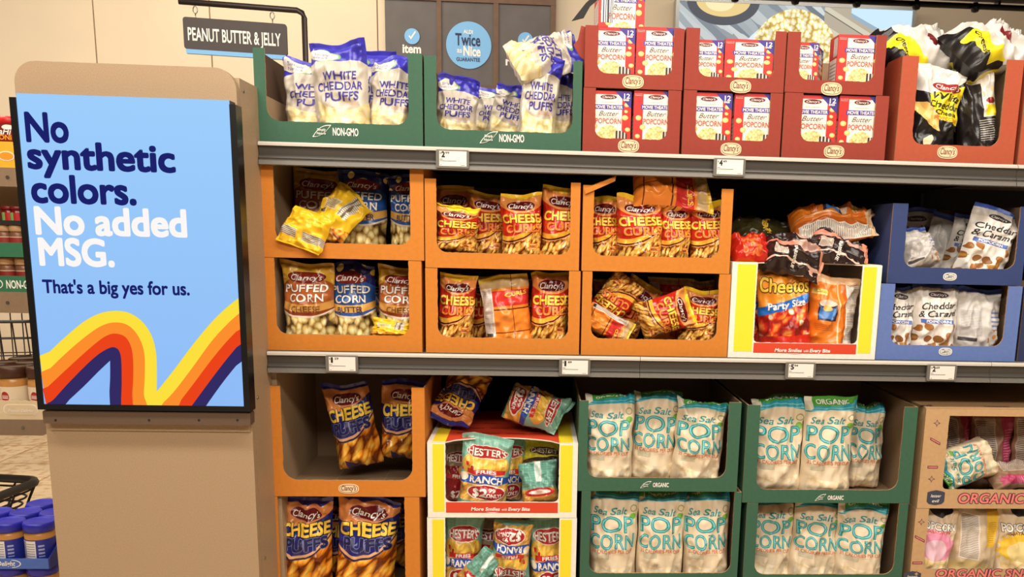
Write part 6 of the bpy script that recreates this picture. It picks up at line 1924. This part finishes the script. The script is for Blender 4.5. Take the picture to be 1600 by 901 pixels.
row('P2', 'cheese puff bags in the lowest orange case', [
    ('puffs', (430, 778, 515, 925), 'cheese puff bag at the left of the lowest orange case', dict(off=0.02, T=0.10, roll=2, flop=0.4)),
    ('puffs', (518, 776, 618, 925), 'cheese puff bag in front, at the middle of the lowest orange case', dict(off=0.012, T=0.105, roll=4, flop=0.3)),
    ('puffs', (500, 790, 560, 920), 'cheese puff bag in shade between the two front ones', dict(off=0.13, T=0.09)),
    ('puffs', (580, 778, 650, 900), 'cheese puff bag in deep shade at the right of the lowest orange case', dict(off=0.20, T=0.09)),
])
row('H1', 'ranch fries bags in the open chip case', [
    ('fries_red', (690, 694, 742, 786), 'dark red fries bag standing behind the front ranch bag', dict(off=0.09, T=0.07, roll=1)),
    ('fries', (716, 682, 798, 786), 'teal ranch fries bag with a price roundel in front of the open case', dict(off=0.008, T=0.08, roll=5, flop=0.2, base=True)),
    ('fries', (768, 680, 820, 786), 'teal ranch fries bag standing behind, right of the front one', dict(off=0.10, T=0.075, roll=6)),
    ('fries_yellow', (813, 698, 876, 752), 'yellow topped fries bag lying in the right of the open case', dict(off=0.065, T=0.07, base=False, wh=(0.10, 0.13), roll=4, pitch=-24, crump=1.3)),
    ('fries_back', (808, 732, 876, 786), 'teal fries bag slumped on its back at the right of the open case', dict(off=0.010, T=0.07, base=False, wh=(0.10, 0.11), roll=-6, pitch=-20, crump=1.4)),
])
row('H2', 'ranch fries bags in the lowest chip case', [
    ('fries', (690, 812, 752, 925), 'ranch fries bag at the left of the lowest chip case', dict(off=0.03, T=0.08, roll=3, flop=0.4)),
    ('fries_red', (738, 812, 792, 925), 'dark red fries bag in the middle of the lowest chip case', dict(off=0.10, T=0.07)),
    ('fries', (766, 820, 830, 925), 'ranch fries bag turned upside down in front of the lowest chip case', dict(off=0.008, T=0.08, base=False, roll=184, pitch=0, crump=1.2)),
    ('fries', (826, 812, 890, 925), 'ranch fries bag at the right of the lowest chip case', dict(off=0.04, T=0.08, roll=-2)),
    ('fries_back', (728, 860, 772, 925), 'teal fries bag lying diagonally at the bottom of the lowest chip case', dict(off=0.010, T=0.05, base=False, wh=(0.07, 0.12), roll=42)),
])
zl = CASES['H1']['z1']; Yh1 = CASES['H1']['Y']
row('H1', 'bags lying on top of the open chip case', [
    ('puffs', (682, 584, 754, 664), 'navy cheese puff bag leaning on the orange case above the red lid', dict(Y=Yh1 + 0.13, T=0.075, base=False, wh=(0.12, 0.17), roll=-158, pitch=-36, crump=1.3, lid=(zl + 0.0025, 0.004))),
    ('fries', (790, 612, 888, 674), 'teal and brown fries bag lying on the right of the red lid', dict(Y=Yh1 + 0.08, T=0.08, base=False, wh=(0.115, 0.165), roll=112, pitch=-40, yaw=6, crump=1.3, lid=(zl + 0.0025, 0.004))),
])
row('N1', 'organic popcorn bags in the upper left green case', [
    ('organic', (914, 616, 994, 748), 'sea salt popcorn bag at the left of the upper left green case', dict(off=0.012, T=0.09, roll=1, flop=-1.25, vf=0.80)),
    ('organic', (990, 612, 1070, 750), 'sea salt popcorn bag in the middle of the upper left green case', dict(off=0.012, T=0.09, roll=3, flop=-1.25, vf=0.80)),
    ('organic', (1056, 622, 1138, 750), 'sea salt popcorn bag with creased foot at the right of the upper left green case', dict(off=0.012, T=0.09, roll=4, flop=-1.25, vf=0.80, crump=1.4)),
])
row('N2', 'organic popcorn bags in the lower left green case', [
    ('organic', (920, 766, 1001, 900), 'sea salt popcorn bag with green top at the left of the lower left green case', dict(off=0.012, T=0.09, roll=0, flop=-1.25, vf=0.80)),
    ('organic', (997, 768, 1075, 900), 'sea salt popcorn bag in the middle of the lower left green case', dict(off=0.012, T=0.09, roll=1, flop=-1.25, vf=0.80)),
    ('organic', (1070, 768, 1146, 900), 'sea salt popcorn bag at the right of the lower left green case', dict(off=0.012, T=0.09, roll=-1, flop=-1.25, vf=0.80)),
])
row('N3', 'organic popcorn bags in the upper right green case', [
    ('organic', (1180, 624, 1266, 766), 'sea salt popcorn bag at the left of the upper right green case', dict(off=0.014, T=0.09, roll=1, flop=-1.25, vf=0.80)),
    ('organic', (1260, 620, 1342, 768), 'sea salt popcorn bag in front at the middle of the upper right green case', dict(off=0.006, T=0.09, roll=1, flop=0.3, vf=0.86)),
    ('organic', (1328, 628, 1388, 760), 'sea salt popcorn bag set back at the right of the upper right green case', dict(off=0.09, T=0.085, roll=2, flop=-1.25, vf=0.80)),
])
row('N4', 'organic popcorn bags in the lower right green case', [
    ('organic', (1176, 784, 1252, 900), 'sea salt popcorn bag at the left of the lower right green case', dict(off=0.016, T=0.09, roll=1, flop=-1.25, vf=0.80)),
    ('organic', (1244, 784, 1324, 900), 'sea salt popcorn bag tilting right in the lower right green case', dict(off=0.012, T=0.09, roll=5, flop=-1.25, vf=0.80)),
    ('organic', (1312, 788, 1392, 900), 'sea salt popcorn bag at the right of the lower right green case', dict(off=0.008, T=0.09, roll=3, flop=-0.3, vf=0.9)),
])
row('K1', 'bags in the upper kraft case', [
    ('kraft_pink_back', (1474, 648, 1530, 766), 'brown bag with magenta strip in shade at the left of the upper kraft case', dict(off=0.13, T=0.08)),
    ('kraft_pink_back', (1526, 648, 1594, 766), 'brown bag with nutrition panel in shade in the middle of the upper kraft case', dict(off=0.12, T=0.08)),
    ('kraft_pink_back', (1592, 650, 1660, 766), 'brown bag with magenta strip cut by the right frame edge in the upper kraft case', dict(off=0.10, T=0.08)),
    ('organic', (1474, 698, 1560, 764), 'white and green popcorn bag lying on its side in the upper kraft case', dict(off=0.004, T=0.085, base=False, wh=(0.115, 0.165), roll=-108, pitch=-22, yaw=4, crump=1.3)),
    ('kraft_pink_back', (1546, 726, 1640, 766), 'pale brown bag lying flat at the front right of the upper kraft case', dict(off=0.03, T=0.055, base=False, wh=(0.09, 0.16), roll=80, pitch=-50)),
])
row('K2', 'bags in the lower kraft case', [
    ('kraft_pink', (1436, 786, 1500, 896), 'pink sun popcorn bag at the left of the lower kraft case', dict(off=0.010, T=0.08, roll=6)),
    ('kraft_back', (1492, 792, 1570, 896), 'kraft popcorn bag turned backwards in the lower kraft case', dict(off=0.016, T=0.08, roll=4)),
    ('kraft_gold', (1564, 790, 1640, 896), 'yellow sun popcorn bag at the right frame edge in the lower kraft case', dict(off=0.012, T=0.08, roll=-1)),
])

# bags that still press into one another settle a little deeper into their case
from mathutils.bvhtree import BVHTree
_F = [(j * (NU + 1) + i, j * (NU + 1) + i + 1, (j + 1) * (NU + 1) + i + 1, (j + 1) * (NU + 1) + i) for j in range(0, NV) for i in range(NU)]
_F2 = _F + [tuple(q + (NU + 1) * (NV + 1) for q in f) for f in _F]
by_case = {}
for o, Wf, key, top in PLACED:
    by_case.setdefault((key, top), []).append([o, Wf])
for (key, top), lst in by_case.items():
    lst.sort(key=lambda q: q[1][:, 1].mean())
    done = []
    for o, Wf in lst:
        c = CASES[key]; d = 0.0
        lim = c['Y'] + c['depth'] - 0.008 - Wf[:, 1].max()
        tr = BVHTree.FromPolygons(Wf.tolist(), _F2)
        for _ in range(8):
            if top or not any(len(tr.overlap(t)) > 170 for t in done) or d + 0.006 > lim: break
            d += 0.006
            tr = BVHTree.FromPolygons((Wf + np.array([0, d, 0])).tolist(), _F2)
        o.location.y += d
        done.append(tr)
